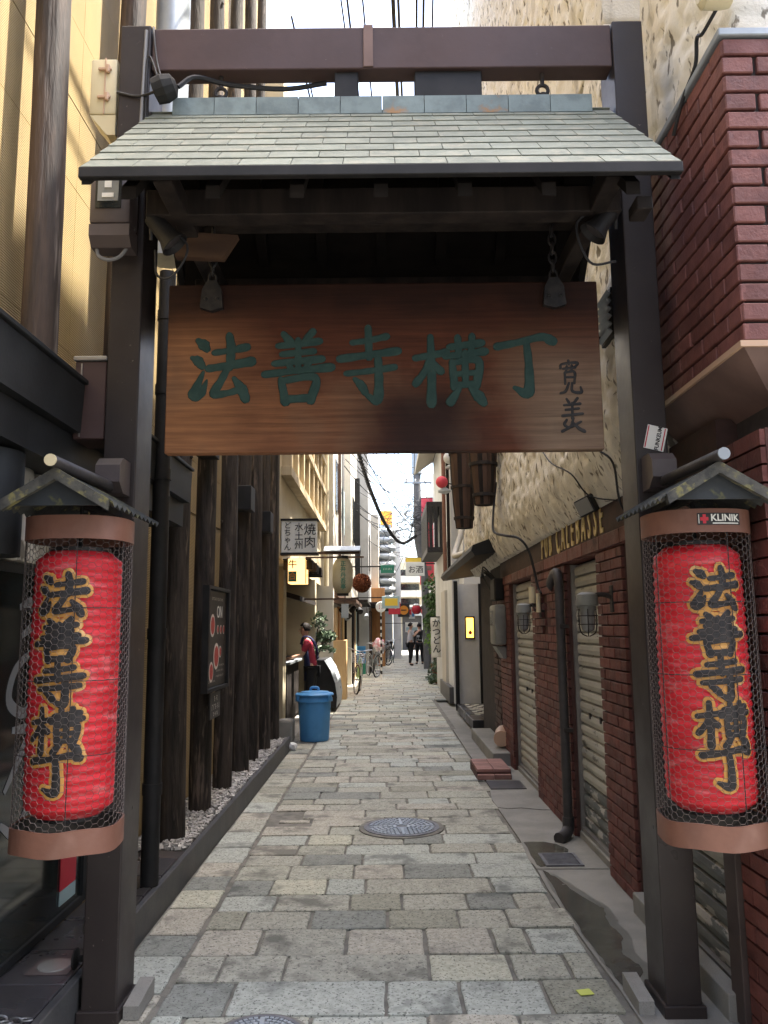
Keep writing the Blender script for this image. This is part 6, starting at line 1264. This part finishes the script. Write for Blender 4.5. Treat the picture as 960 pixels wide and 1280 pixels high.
for i in range(7):
    for j in range(2): m = MB(); m.bx(1.925, 1.939, 13.0 + j * .85 + (.4 if i % 2 else 0), 13.38 + j * .85 + (.4 if i % 2 else 0), .25 + i * .27, .49 + i * .27); m.build('pane', 'sign_white', dr)
m = MB(); m.prism([(.98, 2.36), (1.0, 2.42), (1.5, 2.60), (2.0, 2.62), (2.0, 2.44), (1.02, 2.30)], 1, 9.0, 14.0); m.build('awning', 'awning_black', EN)
m = MB(); m.bx(1.40, 1.9, 9.52, 10.6, 1.96, 2.4); m.build('porch_lintel', 'dark_wood', EN)
lp = thing('lit_picture', 'small glowing orange picture in a black frame on the white panel', 'picture', (1.55, 14.98, 1.35)); m = MB(); m.bx(1.48, 1.66, 14.975, 14.998, 1.28, 1.70); m.build('frame', 'ink', lp); m = MB(); m.bx(1.505, 1.635, 14.965, 14.974, 1.31, 1.67); m.build('lit_panel', 'lamp_glow', lp)
q = MB(); disc(q, lambda u, v, w: (1.575 + u, 14.964 - w, 1.40 + v), .035, 14, .002); q.add([(1.565, 14.962, 1.42), (1.585, 14.962, 1.42), (1.60, 14.962, 1.50)], [(0, 1, 2)]); q.build('fish_mark', 'sign_red', lp)
# dark brick porch pillar with ragged bricks
PP = thing('brick_pillar', 'dark ragged brick pillar between the pub shutter and the white entrance', 'pillar', (1.5, 9.9, 0)); m = MB(); m.bx(1.44, 1.99, 9.52, 10.6, 0, 1.955); m.build('core_wall', 'mortar_dark', PP)
q = random.Random(31); bme = chamfer_mesh('brick', (.03, .20, .06), .004, 'brick_dark'); bme2 = chamfer_mesh('brick', (.20, .03, .06), .004, 'brick_dark')
for i in range(26):
    for j in range(5): piece('brick', bme, PP, (1.432 + q.uniform(-.012, .004), 9.64 + j * .215 + (.1 if i % 2 else 0) * (j < 4), .04 + i * .074), (0, 0, q.uniform(-.03, .03)))
    for j in range(2): piece('brick', bme2, PP, (1.56 + j * .21 + (.05 if i % 2 else 0), 9.512, .04 + i * .074))
mx = thing('meter_box', 'grey plastic meter box with rounded edges on the far end of the pub', 'meter', (1.3, 9.2, 1.25)); m = MB(); m.bx(1.22, 1.355, 9.0, 9.42, 1.30, 1.75, .03); m.build('case', 'grey_plastic', mx, smooth=True); m = MB(); m.bx(1.212, 1.2205, 9.1, 9.32, 1.52, 1.68, .004); m.build('window', 'lens', mx); m = MB(); m.prism([(1.24, 1.28), (1.355, 1.28), (1.355, 1.15), (1.32, 1.15)], 1, 9.05, 9.38); m.build('lower_case', 'grey_plastic', mx)
m = MB(); m.bx(1.24, 1.355, 9.1, 9.45, 1.80, 2.05, .02); m.build('upper_case', 'black_steel', mx)
for k in range(4): m = MB(); m.tube(smooth_path([(1.3, 9.2 + .05 * k, 2.0), (1.22 - .02 * k, 9.3, 2.12), (1.16, 9.45 + .05 * k, 2.2 - .03 * k), (1.2, 9.6, 2.05), (1.3, 9.4, 1.82)], 5), .009, 5); m.build('cable', 'cable', mx)
BS = thing('brick_doorstep', 'low pinkish brick doorstep at the foot of the dark pillar', 'step', (1.12, 8.5, 0)); m = MB(); m.bx(.90, 1.24, 8.25, 8.90, -.02, .075); m.build('base', 'mortar_red', BS)
bs = chamfer_mesh('brick', (.165, .088, .05), .006, 'brick_step')
for i in range(2):
    for j in range(7): piece('brick', bs, BS, (.985 + i * .170, 8.295 + j * .0925, .075))
for j in range(4): piece('brick', bs, BS, (.985 + (j % 2) * .17, 8.243, .028 + (j // 2) * .04), (R(0), 0, 0)) if j < 2 else None
box_thing('grey_threshold', 'grey stone threshold just behind the brick doorstep', 'threshold', (1.3, 10.0, 0), [('stone', 'concrete', 1.16, 1.42, 9.0, 11.2, 0, .14, .01)])
fx = thing('floor_mat', 'dark rectangular mat in front of the brick doorstep', 'mat', (1.1, 7.9, 0)); m = MB(); m.bx(.97, 1.30, 7.72, 8.12, .007, .014); m.build('mat', 'pipe_grey', fx)
wd = thing('log_stump', 'pale split log lying at the foot of the dark brick pillar', 'log', (1.36, 9.45, .14)); m = MB(); m.tube([(1.30, 9.30, .25), (1.36, 9.55, .27), (1.40, 9.8, .26)], [.09, .10, .085], 12); m.build('wood', 'copper_pale', wd, smooth=True)
BW = thing('beige_house', 'beige rendered house wall with a dark stone foot past the white panel', 'building', (1.5, 18, 0)); m = MB(); m.bx(1.36, 6, 16.22, 21.5, 0, 2.9); m.bx(1.36, 6, 16.22, 21.5, 2.9, 6.3); m.build('wall', 'house_white', BW)
m = MB(); m.bx(1.27, 1.36, 16.3, 19.0, 0, .32, .01); m.build('stone_foot', 'kerb', BW); m = MB(); m.bx(1.30, 1.36, 17.5, 18.6, .32, 2.3); m.build('render_panel', 'pale_wall', BW)
for i in range(2): m = MB(); m.bx(1.30, 1.37, 16.4 + i * .9, 16.46 + i * .9, 2.5, 6.3); m.build('timber_post', 'dark_wood', BW)
m = MB(); m.prism([(.85, 5.75), (1.4, 6.15), (2.2, 6.6), (2.2, 6.45), (1.36, 6.0), (.85, 5.65)], 1, 16.0, 21.6); m.build('roof_eave', 'pale_wall', BW)
for z in (3.2, 4.25): m = MB(); m.bx(.98, 1.36, 18.2, 21.0, z, z + .12); m.build('balcony_slab' if z < 4 else 'balcony_rail', 'ink', BW)
for i in range(12): m = MB(); m.bx(.98, 1.02, 18.22 + i * .24, 18.36 + i * .24, 3.32, 4.25); m.build('balcony_slat', 'ink', BW)
for i in range(3): m = MB(); m.bx(1.03 + i * .12, 1.11 + i * .12, 18.2, 18.24, 3.32, 4.25); m.build('balcony_slat', 'ink', BW)
m = MB(); m.cyl((1.22, 16.1, 2.5), (1.22, 16.1, 6.6), .04, 10); m.build('downpipe', 'rust_band', BW, smooth=True)
m = MB(); m.bx(1.33, 1.355, 16.6, 17.3, 3.2, 4.4); fr = m.build('window', 'ink', BW); m = MB(); m.bx(1.32, 1.329, 16.68, 16.92, 3.3, 4.3); m.bx(1.32, 1.329, 16.98, 17.22, 3.3, 4.3); m.build('pane', 'house_white', fr)
hs = thing('white_hose', 'pale fat hose rising from the dark awning along the house wall', 'hose', (1.25, 13, 2.5)); m = MB(); m.tube(smooth_path([(1.2, 11.8, 2.58), (1.12, 12.4, 2.60), (1.15, 13.0, 2.7), (1.3, 13.3, 3.1), (1.42, 13.6, 3.7)], 6), .05, 10); m.build('tube', 'pale_wall', hs, smooth=True)
for i, (x, y, z, mt_, lab) in enumerate(((1.15, 15.6, 4.35, 'pink_red', 'small red round lamp with pale cap on the right house wall'), (1.28, 15.2, 4.75, 'house_white', 'pale flask shaped lamp just above the small red round lamp'))):
    t = thing('ball_lamp', lab, 'lamp', (x, y, z)); m = MB(); m.lathe([(.12 * math.sin(math.pi * k / 10) + .001, -.12 * math.cos(math.pi * k / 10)) for k in range(11)], (x, y, z), 18); m.build('globe', mt_, t, smooth=True); m = MB(); m.lathe([(.03, -.11), (.13, -.17), (.13, -.2), (.02, -.24)], (x + .05, y, z), 16); m.build('cap', 'galv', t, smooth=True); m = MB(); m.cyl((x, y, z), (1.5, y, z - .08), .014, 6); m.build('arm', 'old_iron', t)
# barrel planters hung high on the plaster
def barrel(y, z0, z1, r, label):
    t = thing('barrel_planter', label, 'planter', (1.02, y, z0)); n = 18; h = z1 - z0; x = 1.17 - r
    prof = [(r * .62, 0), (r * .80, h * .3), (r * .93, h * .65), (r * 1.0, h)]
    for j in range(n):
        a0, a1 = 2 * math.pi * (j + .03) / n, 2 * math.pi * (j + .97) / n; m = MB(); vs = []
        for rr, z in prof: vs += [(x + rr * math.cos(a0), y + rr * math.sin(a0), z0 + z), (x + rr * math.cos(a1), y + rr * math.sin(a1), z0 + z), (x + (rr - .02) * math.cos(a1), y + (rr - .02) * math.sin(a1), z0 + z), (x + (rr - .02) * math.cos(a0), y + (rr - .02) * math.sin(a0), z0 + z)]
        m.add(vs, [(i * 4 + k, i * 4 + (k + 1) % 4, (i + 1) * 4 + (k + 1) % 4, (i + 1) * 4 + k) for i in range(3) for k in range(4)] + [(0, 1, 2, 3), (12, 13, 14, 15)]); m.build('stave', 'mid_wood' if j % 3 else 'dark_wood', t)
    for f_ in (.12, .5, .92): i = min(2, int(f_ / .334)); rr = np.interp(f_, [0, .3, .65, 1], [.62, .8, .93, 1]) * r; m = MB(); m.lathe([(rr + .004, z0 + h * f_ - .018), (rr + .012, z0 + h * f_ - .016), (rr + .014, z0 + h * f_ + .016), (rr + .006, z0 + h * f_ + .018)], (x, y, 0), 24, caps=False); m.build('hoop', 'old_iron', t)
    m = MB(); m.lathe([(r * .6, z0 + .004), (.01, z0 + .003)], (x, y, 0), 18); m.build('bottom', 'dark_wood', t)
barrel(9.9, 2.72, 3.75, .17, 'taller wooden barrel planter on the plaster wall, nearer the dark awning'); barrel(8.0, 2.72, 3.55, .155, 'shorter wooden barrel planter on the plaster wall with a cable below it')
# hanging banner, shrubs, far lanterns, sign
bn_ = thing('cloth_banner', 'white cloth banner with black brush writing hanging on the right of the alley', 'banner', (1.27, 20, .75)); m = MB(); vs = []; n = 14
for i in range(n + 1):
    z = .77 + .98 * i / n; d = .02 * math.sin(i * .9); vs += [(1.13 + d * .4, 20 + d, z), (1.40 + d * .4, 20.02 + d * 1.3, z)]
m.add(vs, [(2 * i, 2 * i + 1, 2 * i + 3, 2 * i + 2) for i in range(n)]); o = m.build('cloth', 'sign_white', bn_, smooth=True); md = o.modifiers.new('Thickness', 'SOLIDIFY'); md.thickness = .004
text_mb('かつどん', .21, lambda u, v, w: (1.265 + u, 19.945 - w, 1.28 + v), .004, .003, .98, True).build('lettering', 'ink', bn_)
m = MB(); m.bx(1.10, 1.45, 20.0, 20.02, 1.75, 1.77); m.cyl((1.44, 20.01, 0), (1.44, 20.01, 2.0), .015, 8); m.build('pole', 'black_steel', bn_)
plant('climbing_shrub', 'dark green shrub growing above the cloth banner on the right', 'shrub', (1.9, 24, 0), [((1.62, 23.6, 2.7), (.5, .6, .4)), ((1.5, 23.8, 2.2), (.45, .6, .4)), ((1.75, 23.5, 1.9), (.4, .6, .35)), ((1.45, 24.4, 1.7), (.3, .5, .3))], 'leaf', [[(1.95, 24, 0), (1.85, 23.9, 1.2), (1.7, 23.8, 2.4)], [(1.88, 23.9, 1.2), (1.6, 23.9, 1.9), (1.4, 23.7, 2.3)]], 20, None, .055, 800)
plant('bright_bush', 'bright yellow-green bush lit by the sun behind the cloth banner', 'bush', (1.6, 27, 0), [((1.62, 27, 1.5), (.35, .4, .4)), ((1.6, 27, 1.0), (.3, .4, .4))], 'leaf_bright', [[(1.65, 27, 0), (1.62, 27, .8), (1.6, 27, 1.5)]], 31, (1.65, 27, 0), .05, 500)
plant('low_plants', 'low potted greenery at the foot of the cloth banner', 'plant', (1.45, 22.2, 0), [((1.42, 22.0, .35), (.28, .4, .28)), ((1.5, 22.6, .75), (.2, .4, .3)), ((1.3, 21.9, .14), (.25, .3, .13))], 'leaf_grey', [[(1.45, 22.2, .1), (1.45, 22.2, .6)]], 44, (1.45, 22.2, 0), .05, 350)
for i, (x, z, r, y, lab) in enumerate(((1.17, 2.17, .17, 30, 'red round lantern with pale top hanging at the far end of the alley'), (1.55, 2.12, .14, 31.5, 'smaller red lantern partly hidden by the dark green shrub'))):
    t = thing('hanging_lantern', lab, 'lantern', (x, y, z - r)); m = MB(); m.lathe([(r * (.5 + .5 * math.sin(math.pi * k / 12) ** .6), -r + 2 * r * k / 12) for k in range(13)], (x, y, z), 22); m.build('paper_body', 'sign_red', t, smooth=True); m = MB(); m.lathe([(r * .7, r * .8), (r * .75, r * 1.0), (r * .4, r * 1.25)], (x, y, z), 18); m.build('cap', 'sign_white', t, smooth=True); m = MB(); m.cyl((x, y, z + r), (x, y, z + .9), .006, 5); m.build('cord', 'cable', t)
ws = thing('white_overhead_sign', 'white overhead sign with black writing high across the far alley', 'sign', (1.07, 28, 3.3)); m = MB(); m.bx(.74, 1.40, 28, 28.12, 3.29, 3.78, .008); m.build('panel', 'sign_white', ws); text_mb('お酒', .27, lambda u, v, w: (1.09 + u, 27.999 - w, 3.5 + v), .005, .002).build('lettering', 'ink', ws); m = MB(); m.bx(1.40, 2.3, 28.04, 28.08, 3.7, 3.74); m.build('arm', 'black_steel', ws); m = MB(); m.bx(.75, 1.3, 28.3, 28.4, 3.80, 3.95); m.build('yellow_strip', 'sign_yellow', ws)
def rfront(name, label, x, y0, y1, h, mat, parts):
    t = thing(name, label, 'building', (x, (y0 + y1) / 2, 0)); m = MB(); m.bx(x, 9, y0, y1, 0, h); m.build('wall', mat, t)
    for (pn, mt_, dx0, dx1, a, b_, z0, z1) in parts: m = MB(); m.bx(x - dx1, x - dx0, a, b_, z0, z1); m.build(pn, mt_, t)
rfront('shrub_house', 'grey house half hidden by the dark green shrub', 2.0, 21.52, 31, 8.2, 'grey_wall', [('door', 'mid_wood', .002, .05, 25, 26, 0, 2.1), ('shop_eave', 'dark_wood', 0, .3, 24, 30.8, 2.4, 2.5), ('window', 'glass_dark', .002, .03, 27, 28.5, 3.2, 4.4)])
rfront('red_banner_house', 'house front hung with a tall red and pink banner', 2.1, 31.02, 46, 8.0, 'pale_wall', [('door', 'dark_wood', .002, .05, 33, 34.5, 0, 2.1), ('window', 'glass_dark', .002, .03, 36, 39, 3, 4.2), ('shop_eave', 'dark_wood', 0, .4, 31.2, 45, 2.4, 2.5)])
t = thing('red_banner', 'tall red banner sheet fixed above the far right shops', 'banner', (1.9, 34, 4)); m = MB(); m.bx(1.5, 2.1, 34, 34.06, 3.3, 7.0); m.build('sheet', 'pink_red', t); m = MB(); m.bx(1.60, 2.0, 33.99, 33.998, 3.9, 4.1); m.bx(1.65, 1.95, 33.99, 33.998, 3.5, 3.6); m.build('mark', 'hood_paint', t); m = MB(); m.bx(1.48, 2.12, 34.065, 34.1, 6.95, 7.05); m.build('rail', 'black_steel', t)

# ------------------------------------------------------------------ utility pole and overhead wires
up = thing('utility_pole', 'grey concrete utility pole wrapped with cables at the far end', 'utility pole', (1.27, 30, 0)); m = MB(); m.tube([(1.55, 30, 0), (1.50, 30, 3.4), (1.27, 30, 4.8), (1.27, 30, 12)], [.14, .14, .15, .14], 16); m.build('shaft', 'pole_concrete', up, smooth=True)
for z in (6.9, 8.6, 10.2): m = MB(); m.bx(.75, 1.8, 29.8, 29.86, z, z + .06); m.build('crossarm', 'galv', up)
for z, r in ((7.3, .20), (9.2, .22)): m = MB(); m.cyl((1.27, 30, z), (1.27, 30, z + .8), r, 16); m.build('transformer', 'galv', up, smooth=True)
for i, z in enumerate((6.96, 8.66, 10.26)):
    for k in range(3): m = MB(); m.lathe([(.03, 0), (.045, .03), (.03, .06), (.045, .09), (.02, .12)], (.85 + k * .35, 29.83, z), 10); m.build('insulator', 'white_paint', up, smooth=True)
q = random.Random(77); n_w = 0
for (a, b_, s_, r_) in [((-1.0, 8.2, 8.4), (.9, 29.8, 7.0), .5, .012), ((-.9, 8.4, 8.2), (.8, 29.8, 7.0), .7, .010), ((-.5, 3.6, 8.0), (.85, 29.8, 8.7), .9, .012), ((-.35, 3.6, 8.1), (.95, 29.8, 8.7), .8, .010), ((-.05, 3.0, 7.6), (1.2, 29.8, 8.7), .6, .022), ((.0, 3.0, 7.7), (1.2, 29.8, 10.3), .5, .016), ((.22, 3.0, 7.6), (1.15, 29.8, 7.0), .6, .012), ((.28, 3.0, 7.7), (1.3, 29.8, 8.7), .6, .014), ((.35, 3.0, 7.6), (1.5, 29.8, 8.7), .5, .010),
                        ((-.6, 3.0, 7.8), (.8, 29.8, 10.3), .9, .009), ((-1.2, 14, 6.6), (1.2, 29.8, 5.2), .6, .014), ((-.9, 22, 7.4), (1.2, 29.8, 6.2), .3, .012), ((1.3, 16.5, 6.0), (1.25, 29.8, 6.6), .5, .010), ((1.1, 29.8, 6.4), (-.2, 39, 5.6), .5, .014), ((1.1, 29.8, 5.4), (.2, 41, 4.0), .5, .012), ((1.2, 30, 7.0), (1.6, 55, 5.5), .7, .012), ((1.2, 30, 6.2), (1.0, 55, 5.0), .6, .012), ((1.3, 30, 5.6), (2.0, 45, 5.0), .6, .012), ((-.9, 26, 6.0), (2.0, 27, 5.0), .2, .010), ((-.5, 31, 6.3), (2.0, 33, 5.4), .4, .010), ((-.5, 30, 5.4), (2.0, 31, 4.7), .4, .010), ((-.6, 28, 4.6), (2.0, 29, 4.2), .4, .012)]:
    m = MB(); m.tube(sag(a, b_, s_, 18), r_, 5); tag(m.build('overhead_wire', 'cable', org=a), ('thin black overhead wire crossing the strip of sky over the gate beam' if a[1] < 9 else 'thin black wire around the far utility pole at the end of the alley'), 'wire', 'wires over the gate' if a[1] < 9 else 'wires around the far pole'); n_w += 1
m = MB(); pts = smooth_path([(-1.1, 12.0, 6.4), (-.75, 16, 5.9), (-.35, 20, 5.0), (.1, 24, 4.5), (.6, 27, 4.35), (1.2, 29.7, 4.9)], 8); m.tube(pts, .035, 8)
for i in range(0, len(pts) - 1): 
    for k in range(3): a = pts[i].lerp(pts[i + 1], k / 3); m.torus(a, .045, .012, 'y', 8, 4)
tag(m.build('bundled_cable', 'cable', org=(-1.1, 12, 6.4)), 'thick spiral-wrapped black cable swooping from upper left to the far pole', 'cable')
m = MB(); 
for k in range(26):
    a = Vector((q.uniform(.1, 1.6), q.uniform(29, 34), q.uniform(4.4, 6.4))); b_ = a + Vector((q.uniform(-.9, .9), q.uniform(-.6, .6), q.uniform(-.5, .7))); m.tube(sag(a, b_, q.uniform(.1, .4), 8), .008, 4)
tag(m.build('wire_tangle', 'cable_grey', org=(1, 31, 5)), 'grey tangle of wires around the far utility pole', 'wires'); bpy.data.objects['wire_tangle']['kind'] = 'stuff'

# unseen far side of the street, added to cut sky light on the gate
so = MB(); so.bx(-30, 30, -14, -7.5, 0, 12); struct(so.build('unseen_frontage', 'grey_wall'))

# ------------------------------------------------------------------ more far clutter: signs, lamps, air conditioners, cables
q = random.Random(123)
for k, (y0, y1, z0, z1) in enumerate(((14.0, 29.5, 5.2, 6.0), (18.0, 29.5, 6.6, 7.2), (20.0, 29.6, 5.6, 6.2), (23.0, 29.6, 4.9, 5.4), (24.0, 29.6, 6.4, 6.9), (26.0, 29.7, 5.2, 5.8))):
    x0 = -1.0 if y0 < 22 else -.8
    for j in range(2):
        a = (x0, y0 + j * .6, z0 + .3 * j); m = MB(); m.tube(sag(a, (1.15, y1, z1 + .25 * j), .35 + .25 * q.random(), 16), .012, 5); tag(m.build('overhead_wire', 'cable', org=a), 'thin black wire around the far utility pole at the end of the alley', 'wire', 'wires around the far pole')
m = MB()
for k in range(40):
    c = Vector((q.uniform(.3, 1.5), 29.4 + q.uniform(-.4, .2), q.uniform(4.6, 6.2))); rr = q.uniform(.12, .4); t0 = q.uniform(0, 6.28); pts = [c + Vector((math.cos(t0 + i * .5) * rr * (1 + .1 * i), .03 * i, math.sin(t0 + i * .5) * rr)) for i in range(9)]; m.tube(smooth_path(pts, 2), .009, 4)
o = tag(m.build('cable_coils', 'cable', org=(1, 29.4, 5)), 'dark loops of spare cable hanging round the far utility pole', 'cables'); o['kind'] = 'stuff'
